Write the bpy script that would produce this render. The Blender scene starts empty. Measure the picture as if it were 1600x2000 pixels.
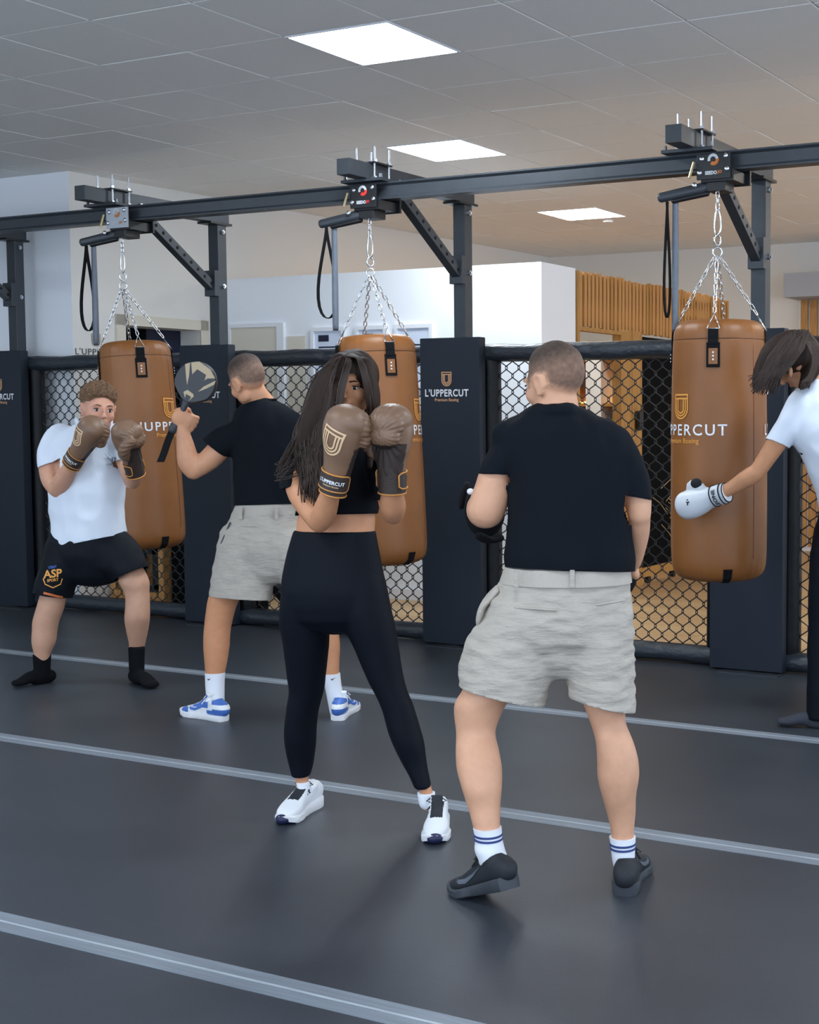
import bpy, bmesh, math, random
from mathutils import Vector, Matrix, noise
from mathutils.bvhtree import BVHTree
random.seed(7)
PI=math.pi
SC=bpy.context.scene
COL=SC.collection
# ------------------------------------------------------------------ camera
YAW,PIT,FOC,CX,CY,H=.463704,.069626,2705.4,1227.8,998.4,1.42
CF=Vector((-math.sin(YAW)*math.cos(PIT),math.cos(YAW)*math.cos(PIT),-math.sin(PIT)))
CR=Vector((math.cos(YAW),math.sin(YAW),0)); CU=CR.cross(CF); C0=Vector((0,0,H))
FH=Vector((-math.sin(YAW),math.cos(YAW),0))      # horizontal viewing direction
UP=Vector((0,0,1))
cd=bpy.data.cameras.new('camera'); cam=bpy.data.objects.new('camera',cd); COL.objects.link(cam)
cam.matrix_world=Matrix(((CR.x,CU.x,-CF.x,0),(CR.y,CU.y,-CF.y,0),(CR.z,CU.z,-CF.z,H),(0,0,0,1)))
cd.sensor_fit='HORIZONTAL'; cd.sensor_width=36; cd.lens=36*FOC/1600
cd.shift_x=(800-CX)/1600; cd.shift_y=(CY-1000)/1600
cd.clip_start=.05; cd.clip_end=100
SC.camera=cam
# ------------------------------------------------------------------ world and exposure
w=bpy.data.worlds.new('world'); SC.world=w; w.use_nodes=True
w.node_tree.nodes['Background'].inputs[0].default_value=(.70,.83,1,1)
w.node_tree.nodes['Background'].inputs[1].default_value=1.35
SC.view_settings.view_transform='Standard'; SC.view_settings.look='None'
SC.view_settings.gamma=1; SC.view_settings.use_curve_mapping=False
SC.view_settings.exposure=1.2
CEIL=3.192
LIGHTS=[(-4.13,5.52,1,'square ceiling panel light nearest the camera, largest in view'),
        (-5.33,7.92,1,'square ceiling panel light above the middle rail section, second nearest in view'),
        (-5.94,10.92,1,'square ceiling panel light farthest back, beside the hanging strap on the right'),
        (-1.13,5.52,1,None),(-1.1,8.6,1,None),(-4.13,1.9,1.05,None),(-1.13,1.9,.9,None),(-7.7,3.7,.8,'square ceiling panel light out of view beyond the left frame edge'),(-1.5,12.2,1,None),(-1.13,-1.3,1.2,None),(-4.7,-1.3,1.2,None)]
LSTR=17.0

# ------------------------------------------------------------------ helpers
def J(px,py,k):        # a point seen at (px,py), k metres deep
    return C0+(CF+CR*((px-CX)/FOC)-CU*((py-CY)/FOC))*k
def atY(px,py,Y): d=CF+CR*((px-CX)/FOC)-CU*((py-CY)/FOC); return C0+d*(Y/d.y)
def atX(px,py,X): d=CF+CR*((px-CX)/FOC)-CU*((py-CY)/FOC); return C0+d*(X/d.x)
def atZ(px,py,z=0): d=CF+CR*((px-CX)/FOC)-CU*((py-CY)/FOC); return C0+d*((z-H)/d.z)

MATS={}
def mat(name,col,rough=.6,metal=0,bump=0,bscale=60,var=0,vscale=8,emit=0,stretch=None,vcol=False,spec=.5,col2=None,detail=4,bdist=.01,sheen=0):
    if name in MATS: return MATS[name]
    m=bpy.data.materials.new(name); m.use_nodes=True; MATS[name]=m
    nt=m.node_tree; b=nt.nodes['Principled BSDF']
    def lin(c): return tuple(((x/12.92) if x<=.04045 else ((x+.055)/1.055)**2.4) for x in c)+(1,)
    c=lin(col)
    b.inputs['Base Color'].default_value=c; b.inputs['Roughness'].default_value=rough; b.inputs['Metallic'].default_value=metal
    b.inputs['Specular IOR Level'].default_value=spec
    if sheen: b.inputs['Sheen Weight'].default_value=sheen; b.inputs['Sheen Roughness'].default_value=.4
    if emit:
        b.inputs['Emission Color'].default_value=c; b.inputs['Emission Strength'].default_value=emit
    tc=nt.nodes.new('ShaderNodeTexCoord'); mp=nt.nodes.new('ShaderNodeMapping')
    nt.links.new(tc.outputs['Object'],mp.inputs[0])
    if stretch: mp.inputs['Scale'].default_value=stretch
    src=None
    if vcol:
        a=nt.nodes.new('ShaderNodeAttribute'); a.attribute_name='Col'; src=a.outputs['Color']
        nt.links.new(src,b.inputs['Base Color'])
    if var:
        n=nt.nodes.new('ShaderNodeTexNoise'); n.inputs['Scale'].default_value=vscale; n.inputs['Detail'].default_value=detail
        nt.links.new(mp.outputs[0],n.inputs['Vector'])
        r=nt.nodes.new('ShaderNodeMapRange'); r.inputs['From Min'].default_value=.3; r.inputs['From Max'].default_value=.7
        nt.links.new(n.outputs['Fac'],r.inputs['Value'])
        mx=nt.nodes.new('ShaderNodeMix'); mx.data_type='RGBA'
        c2=lin(col2) if col2 else tuple(x*(1-var) for x in c[:3])+(1,)
        nt.links.new(r.outputs[0],mx.inputs['Factor'])
        if src:
            mx.blend_type='MULTIPLY'; nt.links.new(src,mx.inputs['A']); v=1-var; mx.inputs['B'].default_value=(v,v,v,1)
        else:
            mx.inputs['A'].default_value=c; mx.inputs['B'].default_value=c2
        nt.links.new(mx.outputs['Result'],b.inputs['Base Color'])
    if bump:
        n=nt.nodes.new('ShaderNodeTexNoise'); n.inputs['Scale'].default_value=bscale; n.inputs['Detail'].default_value=5
        nt.links.new(mp.outputs[0],n.inputs['Vector'])
        bp=nt.nodes.new('ShaderNodeBump'); bp.inputs['Strength'].default_value=bump; bp.inputs['Distance'].default_value=bdist
        nt.links.new(n.outputs['Fac'],bp.inputs['Height']); nt.links.new(bp.outputs[0],b.inputs['Normal'])
    return m

WL={}   # world location of each object (no object with children is rotated)
def thing(name,label,cat,loc=(0,0,0),group=None):
    o=bpy.data.objects.new(name,None); COL.objects.link(o); o.empty_display_size=.1
    o.location=loc; WL[o]=Vector(loc); o['label']=label; o['category']=cat
    if group: o['group']=group
    return o
def tag(o,label,cat,group=None):
    o['label']=label; o['category']=cat
    if group: o['group']=group
    return o
def link(name,me,parent=None,loc=None):
    o=bpy.data.objects.new(name,me); COL.objects.link(o)
    loc=Vector(loc) if loc is not None else Vector((0,0,0))
    if parent: o.parent=parent; o.location=loc-WL[parent]
    else: o.location=loc
    WL[o]=loc
    return o
def fin(name,bm,m,parent=None,smooth=False,kind=None,angle=None):
    """bm in world coordinates -> one mesh object with its origin at its own middle"""
    if len(bm.verts)==0: bm.verts.new((0,0,0))
    lo=Vector((min(v.co.x for v in bm.verts),min(v.co.y for v in bm.verts),min(v.co.z for v in bm.verts)))
    hi=Vector((max(v.co.x for v in bm.verts),max(v.co.y for v in bm.verts),max(v.co.z for v in bm.verts)))
    c=(lo+hi)/2
    for v in bm.verts: v.co-=c
    me=bpy.data.meshes.new(name); bm.to_mesh(me); bm.free()
    for mm in (m if isinstance(m,(list,tuple)) else [m]): me.materials.append(mm)
    if smooth:
        me.polygons.foreach_set('use_smooth',[True]*len(me.polygons))
        if angle: me.set_sharp_from_angle(angle=angle)
    o=link(name,me,parent,c)
    if kind: o['kind']=kind
    return o
def inst(name,me,loc,parent=None,rot=None):
    o=link(name,me,parent,loc)
    if rot is not None: o.rotation_mode='QUATERNION'; o.rotation_quaternion=rot
    return o
def NB(): return bmesh.new()
def box(bm,x0,x1,y0,y1,z0,z1,bev=0,M=None):
    g=bmesh.ops.create_cube(bm,size=1); vs=g['verts']
    for v in vs: v.co=Vector(((x0+x1)/2+v.co.x*(x1-x0),(y0+y1)/2+v.co.y*(y1-y0),(z0+z1)/2+v.co.z*(z1-z0)))
    if bev:
        es=list({e for v in vs for e in v.link_edges})
        r=bmesh.ops.bevel(bm,geom=es,offset=bev,segments=2,affect='EDGES',profile=.7)
        vs=list({v for f in r['faces'] for v in f.verts}|{v for v in vs if v.is_valid})
    if M is not None:
        for v in vs: v.co=M@v.co
    return vs
def frame_of(t,ref):
    t=t.normalized(); a=ref-t*ref.dot(t)
    if a.length<1e-4: a=Vector((1,0,0))-t*t.x
    a.normalize(); return a,t.cross(a)
def catmull(P,n):
    out=[]
    for i in range(len(P)-1):
        p0=P[max(i-1,0)];p1=P[i];p2=P[i+1];p3=P[min(i+2,len(P)-1)]
        for s in range(n):
            t=s/n
            out.append([.5*((2*b)+(-a+c)*t+(2*a-5*b+4*c-d)*t*t+(-a+3*b-3*c+d)*t**3) for a,b,c,d in zip(p0,p1,p2,p3)])
    out.append(list(P[-1])); return out
def limb(bm,pts,ref=None,seg=18,sub=4,cap=True,flat_end=(False,False),power=2.0):
    """pts: (Vector, ra, rb); a smooth closed tube with elliptical rings"""
    ref=ref or CR
    P=[list(p[0])+[p[1],p[2] if len(p)>2 else p[1]] for p in pts]
    if sub>1 and len(P)>2: P=catmull(P,sub)
    elif sub>1: P=[[a+(b-a)*i/sub for a,b in zip(P[0],P[1])] for i in range(sub+1)]
    C=[Vector(p[:3]) for p in P]
    rings=[]
    def ring(c,t,ra,rb):
        a,b=frame_of(t,ref); vs=[]
        for i in range(seg):
            th=2*PI*i/seg; ct,st=math.cos(th),math.sin(th)
            if power!=2: ct=math.copysign(abs(ct)**(2/power),ct); st=math.copysign(abs(st)**(2/power),st)
            vs.append(bm.verts.new(c+a*(ra*ct)+b*(rb*st)))
        return vs
    T=[(C[min(i+1,len(C)-1)]-C[max(i-1,0)]).normalized() for i in range(len(C))]
    if len(pts[0])>3: T=[Vector((0,0,1 if C[-1].z>C[0].z else -1))]*len(C)
    hr=min(P[0][3],P[0][4]); 
    if cap and not flat_end[0]:
        for a in (80,55,28):
            s=math.cos(math.radians(a)); rings.append(ring(C[0]-T[0]*hr*math.sin(math.radians(a)),T[0],P[0][3]*s,P[0][4]*s))
    for i in range(len(C)): rings.append(ring(C[i],T[i],P[i][3],P[i][4]))
    he=min(P[-1][3],P[-1][4])
    if cap and not flat_end[1]:
        for a in (28,55,80):
            s=math.cos(math.radians(a)); rings.append(ring(C[-1]+T[-1]*he*math.sin(math.radians(a)),T[-1],P[-1][3]*s,P[-1][4]*s))
    for r0,r1 in zip(rings,rings[1:]):
        for i in range(seg):
            j=(i+1)%seg; bm.faces.new((r0[i],r0[j],r1[j],r1[i]))
    if cap:
        bm.faces.new(rings[0][::-1]); bm.faces.new(rings[-1])
    return rings
def tube(bm,pts,r,seg=8,closed=False):
    C=[Vector(p) for p in pts]; n=len(C); rings=[]; up=None
    for i in range(n):
        if closed: t=(C[(i+1)%n]-C[(i-1)%n])
        else: t=C[min(i+1,n-1)]-C[max(i-1,0)]
        t.normalize()
        if up is None: up=Vector((0,0,1)) if abs(t.z)<.9 else Vector((1,0,0))
        a=up-t*up.dot(t); a.normalize(); up=a; b=t.cross(a)
        rings.append([bm.verts.new(C[i]+a*(r*math.cos(2*PI*k/seg))+b*(r*math.sin(2*PI*k/seg))) for k in range(seg)])
    m=n if closed else n-1
    for i in range(m):
        r0,r1=rings[i],rings[(i+1)%n]
        if closed and i==n-1:
            off=min(range(seg),key=lambda o:(r0[0].co-r1[o].co).length)
        else: off=0
        for k in range(seg): bm.faces.new((r0[k],r0[(k+1)%seg],r1[(k+1+off)%seg],r1[(k+off)%seg]))
    if not closed: bm.faces.new(rings[0][::-1]); bm.faces.new(rings[-1])
def ell(bm,c,r,M=None,u=20,v=14):
    g=bmesh.ops.create_uvsphere(bm,u_segments=u,v_segments=v,radius=1)
    for x in g['verts']:
        p=Vector((x.co.x*r[0],x.co.y*r[1],x.co.z*r[2]))
        x.co=c+((M@p) if M is not None else p)
    return g['verts']
def cyl(bm,p0,p1,r,seg=12,r2=None):
    r2=r if r2 is None else r2
    t=(p1-p0); a,b=frame_of(t,Vector((0,0,1)) if abs(t.normalized().z)<.9 else Vector((1,0,0)))
    A=[bm.verts.new(p0+a*(r*math.cos(2*PI*i/seg))+b*(r*math.sin(2*PI*i/seg))) for i in range(seg)]
    B=[bm.verts.new(p1+a*(r2*math.cos(2*PI*i/seg))+b*(r2*math.sin(2*PI*i/seg))) for i in range(seg)]
    for i in range(seg): bm.faces.new((A[i],A[(i+1)%seg],B[(i+1)%seg],B[i]))
    bm.faces.new(A[::-1]); bm.faces.new(B)
def remesh(bm,vox,smooth=6,fac=.5):
    """closed overlapping shapes -> one continuous skin (returns a new bmesh)"""
    bmesh.ops.recalc_face_normals(bm,faces=bm.faces)
    me=bpy.data.meshes.new('t'); bm.to_mesh(me); bm.free()
    o=bpy.data.objects.new('t',me); COL.objects.link(o)
    m=o.modifiers.new('r','REMESH'); m.mode='VOXEL'; m.voxel_size=vox; m.adaptivity=0
    if smooth:
        s=o.modifiers.new('s','SMOOTH'); s.factor=fac; s.iterations=smooth
    dg=bpy.context.evaluated_depsgraph_get(); dg.update()
    ev=o.evaluated_get(dg).to_mesh()
    nb=bmesh.new(); nb.from_mesh(ev)
    bpy.data.objects.remove(o); bpy.data.meshes.remove(me)
    return nb
def cut(bm,p,n,rad=9,cen=None):
    """remove what lies on the side n of the plane through p, within rad of cen"""
    n=n.normalized(); cen=cen or p
    fs=[f for f in bm.faces if (f.calc_center_median()-cen).length<rad]
    geo=list({v for f in fs for v in f.verts})+list({e for f in fs for e in f.edges})+fs
    bmesh.ops.bisect_plane(bm,geom=geo,plane_co=p,plane_no=n,clear_outer=False)
    d=[v for v in bm.verts if (v.co-p).dot(n)>1e-5 and (v.co-cen).length<rad]
    bmesh.ops.delete(bm,geom=d,context='VERTS')
def cutpx(bm,a,b,k,rad,tow):
    """cut along the picture line a-b at depth k; tow = a pixel on the removed side"""
    A=J(*a,k);B=J(*b,k);n=(B-A).cross(CF)
    if (J(*tow,k)-A).dot(n)<0: n=-n
    cut(bm,(A+B)/2,n,rad)
def wrinkle(bm,amp,sc,dirs=(1,1,1),seed=0,fold=None):
    bm.normal_update()
    off=Vector((seed*7.3,seed*3.1,seed))
    for v in bm.verts:
        p=Vector((v.co.x*dirs[0],v.co.y*dirs[1],v.co.z*dirs[2]))*sc+off
        a=noise.noise(p); b=noise.noise(p*2.3+Vector((5,1,2)))
        h=(1-abs(a)*2.2)*.7+b*.45
        v.co+=v.normal*(amp*h*(fold(v.co) if fold else 1))
def thick(bm,t):
    bm.normal_update()
    bmesh.ops.solidify(bm,geom=list(bm.faces),thickness=t)
# ---- lettering
def text_mesh(s,size,ext=0,bold=.0,spacing=1.0):
    cu=bpy.data.curves.new('t','FONT'); cu.body=s; cu.size=size; cu.align_x='CENTER'; cu.align_y='CENTER'
    cu.space_character=spacing; cu.offset=bold*size; cu.resolution_u=3
    o=bpy.data.objects.new('t',cu); COL.objects.link(o)
    dg=bpy.context.evaluated_depsgraph_get(); dg.update()
    me=o.evaluated_get(dg).to_mesh(); bm=bmesh.new(); bm.from_mesh(me)
    bpy.data.objects.remove(o); bpy.data.curves.remove(cu)
    return bm
def fit(bm,width=None,height=None,cx=0,cy=0):
    xs=[v.co.x for v in bm.verts]; ys=[v.co.y for v in bm.verts]
    sx=width/(max(xs)-min(xs)) if width else None; sy=height/(max(ys)-min(ys)) if height else None
    sx=sx or sy; sy=sy or sx; mx=(max(xs)+min(xs))/2; my=(max(ys)+min(ys))/2
    for v in bm.verts: v.co=Vector(((v.co.x-mx)*sx+cx,(v.co.y-my)*sy+cy,0))
    return bm
def ribbon(bm,pts,w):
    L=[]
    for i,p in enumerate(pts):
        a=pts[max(i-1,0)]; b=pts[min(i+1,len(pts)-1)]; t=Vector((b[0]-a[0],b[1]-a[1])).normalized(); n=Vector((-t.y,t.x))*w/2
        L.append((bm.verts.new((p[0]+n.x,p[1]+n.y,0)),bm.verts.new((p[0]-n.x,p[1]-n.y,0))))
    for a,b in zip(L,L[1:]): bm.faces.new((a[0],a[1],b[1],b[0]))
def emblem(size,cx=0,cy=0):
    """nested-U shield, height = size"""
    bm=NB(); s=size/1.2
    def U(w,top,bot,th):
        P=[(-w,top)]+[(-w,top-(top-(bot+w))*i/4) for i in range(1,4)]
        P+=[(-w*math.cos(a),(bot+w)-w*1.0*math.sin(a)) for a in [PI*i/14 for i in range(15)]]
        P+=[(w,top-(top-(bot+w))*i/4) for i in range(3,0,-1)]+[(w,top)]
        ribbon(bm,[(x*s+cx,y*s+cy) for x,y in P],th*s)
    U(.46,.54,-.56,.075); U(.33,.36,-.43,.075); U(.20,.36,-.30,.075)
    for y,x in ((.56,.50),(.38,.46)): ribbon(bm,[((-x+2*x*i/6)*s+cx,y*s+cy) for i in range(7)],.075*s)
    return bm
def flatmap(o,ax,ay): return lambda x,y:o+ax*x+ay*y
def decal(name,bm,fn,m,parent,bvh=None,dirn=None,off=.0012,shift=.3,maxd=.6):
    kill=[]
    for v in bm.verts:
        p=fn(v.co.x,v.co.y)
        if bvh:
            h=bvh.ray_cast(p-dirn*shift,dirn,maxd)
            if h[0] is None: kill.append(v)
            else: p=h[0]-dirn*off*1.6
        v.co=p
    if kill: bmesh.ops.delete(bm,geom=kill,context='VERTS')
    if not bm.faces: bm.free(); return None
    return fin(name,bm,m,parent)
def subdiv(bm,n=1):
    bmesh.ops.triangulate(bm,faces=bm.faces)
    bmesh.ops.subdivide_edges(bm,edges=bm.edges,cuts=n,use_grid_fill=True); return bm

# ------------------------------------------------------------------ materials
M_ceil=mat('ceiling_tile',(.95,.945,.93),.95,bump=.25,bscale=140,var=.06,vscale=160,bdist=.003)
M_grid=mat('ceiling_grid',(.84,.83,.81),.6)
M_wall=mat('wall_paint',(.90,.89,.87),.85,bump=.05,bscale=90,bdist=.003)
M_wallw=mat('partition_paint',(.94,.95,.97),.8,bump=.05,bscale=90,bdist=.003)
M_trim=mat('door_trim',(.86,.83,.77),.5)
M_dark=mat('dark_void',(.03,.035,.045),.8,spec=.08)
M_blue=mat('navy_panel',(.04,.07,.20),.5)
M_mat=mat('floor_vinyl',(.222,.240,.270),.36,bump=.35,bscale=420,var=.22,vscale=2.2,detail=8,bdist=.002,spec=.5)
M_tape=mat('mat_tape',(.50,.53,.57),.45,var=.25,vscale=14,stretch=(.25,6,1),bump=.2,bscale=40)
M_tape2=mat('tape_seam',(.70,.73,.76),.4,var=.3,vscale=30,stretch=(.3,4,1))
M_oak=mat('oak_floor',(.76,.62,.45),.5,var=.25,vscale=9,stretch=(.25,3,1))
M_oak2=mat('oak_floor_pale',(.80,.67,.50),.5,var=.25,vscale=7,stretch=(.25,3,1))
M_steel=mat('black_steel',(.225,.245,.27),.42,metal=.3,var=.12,vscale=20,bump=.08,bscale=200,bdist=.002)
M_steelb=mat('dark_steel',(.10,.105,.115),.4,metal=.2)
M_hole=mat('bolt_hole',(.02,.02,.02),.9)
M_zinc=mat('zinc_bolt',(.80,.82,.85),.25,metal=1)
M_chain=mat('chain_steel',(.84,.85,.87),.22,metal=1)
M_pad=mat('pad_vinyl',(.125,.155,.200),.55,bump=.15,bscale=350,bdist=.002,var=.08,vscale=6,spec=0.3)
M_roll=mat('roll_vinyl',(.165,.185,.215),.38,bump=.5,bscale=14,stretch=(1,2.5,2.5),bdist=.02)
M_mesh=mat('vinyl_wire',(.055,.065,.085),.4)
M_gold=mat('logo_gold',(.86,.66,.48),.5)
M_gold2=mat('logo_orange',(.90,.62,.28),.5)
M_white=mat('logo_white',(.92,.93,.95),.5)
M_leather=mat('tan_leather',(.560,.345,.155),.42,bump=.22,bscale=260,var=.16,vscale=5,bdist=.003)
M_web=mat('black_webbing',(.05,.055,.065),.8,bump=.2,bscale=300,spec=0.2)
M_strap=mat('grey_strap',(.40,.43,.48),.4,var=.2,vscale=20)
M_wood=mat('pine_slat',(.80,.585,.335),.6,var=.35,vscale=9,stretch=(5,5,.6))
M_wood2=mat('ochre_timber',(.72,.52,.26),.6,var=.3,vscale=8,stretch=(5,5,.6))
M_brown=mat('brown_board',(.42,.27,.14),.6,var=.3,vscale=6)
M_led=mat('led_strip',(1,.72,.33),.5,emit=5)
M_glow=mat('panel_diffuser',(.93,.97,1),.5,emit=LSTR)
M_gloww=mat('panel_diffuser_warm',(1,.955,.88),.5,emit=LSTR*.9)
M_paper=mat('certificate_paper',(.84,.88,.95),.6)
M_skin=mat('skin',(.8,.6,.5),.5,vcol=True,bump=.12,bscale=180,bdist=.002,var=.10,vscale=28,spec=.35)
M_eye=mat('eye_white',(.80,.79,.78),.2); M_iris=mat('eye_iris',(.10,.08,.07),.15)

# ------------------------------------------------------------------ the setting
def struct(name,bm,m,parent=None,**k):
    o=fin(name,bm,m,parent,**k)
    if parent is None: o['kind']='structure'
    return o
# ceiling: slab, grid bars, tiles
b=NB(); box(b,-12,4,-4,15,CEIL+.012,CEIL+.10); ceil=struct('ceiling',b,M_grid)
gx0,gy0=-3.826,5.825
lt=set()
for (lx,ly,s,lab) in LIGHTS:
    lt.add((round((lx-gx0)/.6-.5),round((ly-gy0)/.6-.5)))
b=NB(); box(b,-.2955,.2955,-.2955,.2955,-.012,0,bev=.003); me_tile=bpy.data.meshes.new('ceiling_tile'); b.to_mesh(me_tile); b.free(); me_tile.materials.append(M_ceil)
rest=NB()
def seen(i,j):
    c=Vector((gx0+.6*i+.3,gy0+.6*j+.3,CEIL)); d=c-C0; kk=d.dot(CF)
    if kk<1: return False
    x=CX+FOC*d.dot(CR)/kk; y=CY-FOC*d.dot(CU)/kk
    return -260<x<1800 and -160<y<700 and c.x>-8.4 and c.y<14
n=0
for i in range(-13,11):
    for j in range(-16,15):
        if (i,j) in lt: continue
        c=(gx0+.6*i+.3,gy0+.6*j+.3,CEIL+.012)
        if seen(i,j) and n<295:
            inst('ceiling_tile',me_tile,Vector(c)+Vector((0,0,random.uniform(-.0012,.0012))),ceil); n+=1
        else: box(rest,c[0]-.2955,c[0]+.2955,c[1]-.2955,c[1]+.2955,CEIL,CEIL+.012)
o=fin('distant_ceiling_tiles',rest,M_ceil,ceil,kind='stuff')
for lx,ly,s,lab in LIGHTS:
    i,j=round((lx-gx0)/.6-.5),round((ly-gy0)/.6-.5); x,y=gx0+.6*i+.3,gy0+.6*j+.3
    t=thing('ceiling_light',lab or ('ceiling panel light out of view, %s, %s'%('behind the camera' if y<0 else 'above the front mats' if y<4.5 else 'over the rail at right' if y<7 else 'over the wooden floor','toward the left' if x<-3 else 'toward the right')+(' at the back' if y>11 else '')),'light',(x,y,CEIL),group='ceiling panel lights')
    f=NB(); 
    for a in ((-.297,.297,-.297,-.285),(-.297,.297,.285,.297),(-.297,-.285,-.285,.285),(.285,.297,-.285,.285)): box(f,x+a[0],x+a[1],y+a[2],y+a[3],CEIL-.004,CEIL+.011)
    fin('light_frame',f,M_white,t)
    f=NB(); box(f,x-.285,x+.285,y-.285,y+.285,CEIL-.001,CEIL+.008)
    m=(M_gloww if y>9.5 or (y>8 and x>-3) else M_glow) if s==1 else mat('panel_diffuser_%d'%int(s*100),(.90,.955,1),.5,emit=LSTR*s)
    fin('diffuser',f,m,t)
# small round detector beside third light
p=atZ(1188,430,CEIL); b=NB(); cyl(b,p+Vector((0,0,.0)),p-Vector((0,0,.02)),.05,24,.045); tag(fin('smoke_detector',b,M_white,smooth=True,angle=.6),'small white round detector on ceiling behind the farthest light','detector')

# floor: concrete slab, vinyl mats, tapes; oak floor behind the fence
b=NB(); box(b,-12,4,-4,15,-.12,-.03); floor=struct('floor',b,M_mat)
TY=[5.70,4.153,2.611,1.07,-.47,-2.0]
ed=[7.26]+TY+[-4]
for a,c in zip(ed,ed[1:]):
    b=NB(); box(b,-11.9,3.9,c+.0012,a-.0012,-.03,0); fin('floor_mat',b,M_mat,floor)
for y in TY[:4]:
    b=NB(); box(b,-11.9,3.9,y-.052,y+.052,0,.0012); o=fin('mat_tape',b,M_tape,floor)
    b=NB()
    for q,(u,wd) in enumerate(((0,.004),)):
        box(b,-11.9,3.9,y+u-wd,y+u+wd,.0012,.0022)
    fin('tape_seam',b,M_tape2,o)
kk=0
for r in range(12):
    y=7.262+.19*r; x=-8.3+random.uniform(0,.9)
    xs=[-8.6]
    while x<-.6: xs.append(x); x+=1.35
    xs.append(-.4)
    for a,c in zip(xs,xs[1:]):
        b=NB(); box(b,a+.001,c-.001,y+.001,y+.189,-.03,0,); fin('floorboard',b,random.choice([M_oak,M_oak2]),floor)
b=NB(); box(b,-8.6,4,7.262+.19*12,14,-.03,0); fin('distant_floorboards',b,M_oak,floor)
b=NB(); box(b,-.4,4,7.262,7.262+.19*12,-.03,0); fin('distant_floorboards',b,M_oak,floor)

# walls
WA=Vector((-8.24,7.34)); WB=Vector((-7.87,13.75))
def wallbox(bm,p,q,t,z0,z1):
    d=(q-p).normalized(); nrm=Vector((-d.y,d.x))*t
    vs=[]
    for z in (z0,z1):
        for c in (p,q,q+nrm,p+nrm): vs.append(bm.verts.new((c.x,c.y,z)))
    for f in ((3,2,1,0),(4,5,6,7),(0,1,5,4),(1,2,6,5),(2,3,7,6),(3,0,4,7)): bm.faces.new([vs[i] for i in f])
WD=(WB-WA).normalized()
def wp(y): return WA+WD*((y-WA.y)/WD.y)
b=NB()
wallbox(b,wp(7.341),wp(7.80),.3,-.03,CEIL); wallbox(b,wp(8.55),WB,.3,-.03,CEIL); wallbox(b,wp(7.80),wp(8.55),.3,2.10,CEIL)
struct('wall_left',b,M_wall)
b=NB(); box(b,-12,WA.x,7.34,7.64,-.03,CEIL); struct('wall_front_left',b,M_wallw)
b=NB(); box(b,-8.3,4,13.75,14,-.03,CEIL); struct('wall_back',b,M_wall)
b=NB(); box(b,-12.1,-12,-4,7.6,-.03,CEIL); struct('wall_far_left',b,M_wall)
# doorway in the left wall: frame, dark opening
b=NB()
for y0,y1 in ((7.72,7.80),(8.55,8.63)):
    wallbox(b,wp(y0)+Vector((.025,0)),wp(y1)+Vector((.025,0)),.05,0,2.18)
wallbox(b,wp(7.72)+Vector((.025,0)),wp(8.63)+Vector((.025,0)),.05,2.10,2.18)
dr=struct('door_1',b,M_trim)
b=NB(); wallbox(b,wp(7.80)+Vector((-.2,0)),wp(8.2)+Vector((-.2,0)),.04,0,2.1); fin('door_leaf_or_opening',b,M_dark,dr)  # no leaf here: dark sheet paints the unlit depth of the doorway
b=NB(); wallbox(b,wp(8.2)+Vector((-.2,0)),wp(8.55)+Vector((-.2,0)),.04,0,2.1); fin('door_leaf_or_opening',b,M_blue,dr)
# emblem and lettering on the left wall beside the doorway
ax=Vector((WD.x,WD.y,0)); on=Vector((wp(7.57).x+.006,7.57,0))
M_logo_grey=mat('wall_lettering',(.25,.26,.28),.6)
tx=fit(text_mesh("L'UPPERCUT",.1,spacing=1.15),width=.43,height=.048); 
decal('wall_lettering',tx,flatmap(on+Vector((0,0,1.888)),ax,UP),M_logo_grey,bpy.data.objects['wall_left'])
decal('wall_emblem',emblem(.095),flatmap(on+ax*-.03+Vector((0,0,1.975)),ax,UP),mat('wall_logo_gold',(.62,.58,.50),.5),bpy.data.objects['wall_left'])

# white free-standing partition (not reaching the ceiling)
b=NB(); box(b,-8.05,-5.05,8.70,9.21,0,2.515,bev=.004); pt=struct('wall_partition',b,M_wallw)
b=NB(); box(b,-8.0,-5.05,8.685,8.70,0,.085); box(b,-5.05,-5.035,8.685,9.21,0,.085); struct('baseboard_partition',b,M_white)
# beige door panel with white frame on the partition
x0,x1=-7.99,-7.47
b=NB(); box(b,x0-.0,x0+.04,8.67,8.70,0,2.12); box(b,x1,x1+.07,8.67,8.70,0,2.12); box(b,x0,x1+.07,8.67,8.70,2.12,2.15); d2=struct('door_2',b,M_white)
b=NB(); box(b,x0+.04,x1,8.68,8.70,.01,2.12); fin('door_leaf_or_opening',b,M_trim,d2)
b=NB(); box(b,-7.38,-7.2,8.69,8.70,1.2,2.04); tag(fin('notice_board',b,M_trim),'small beige board on the white partition left of the certificates','board')
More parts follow.
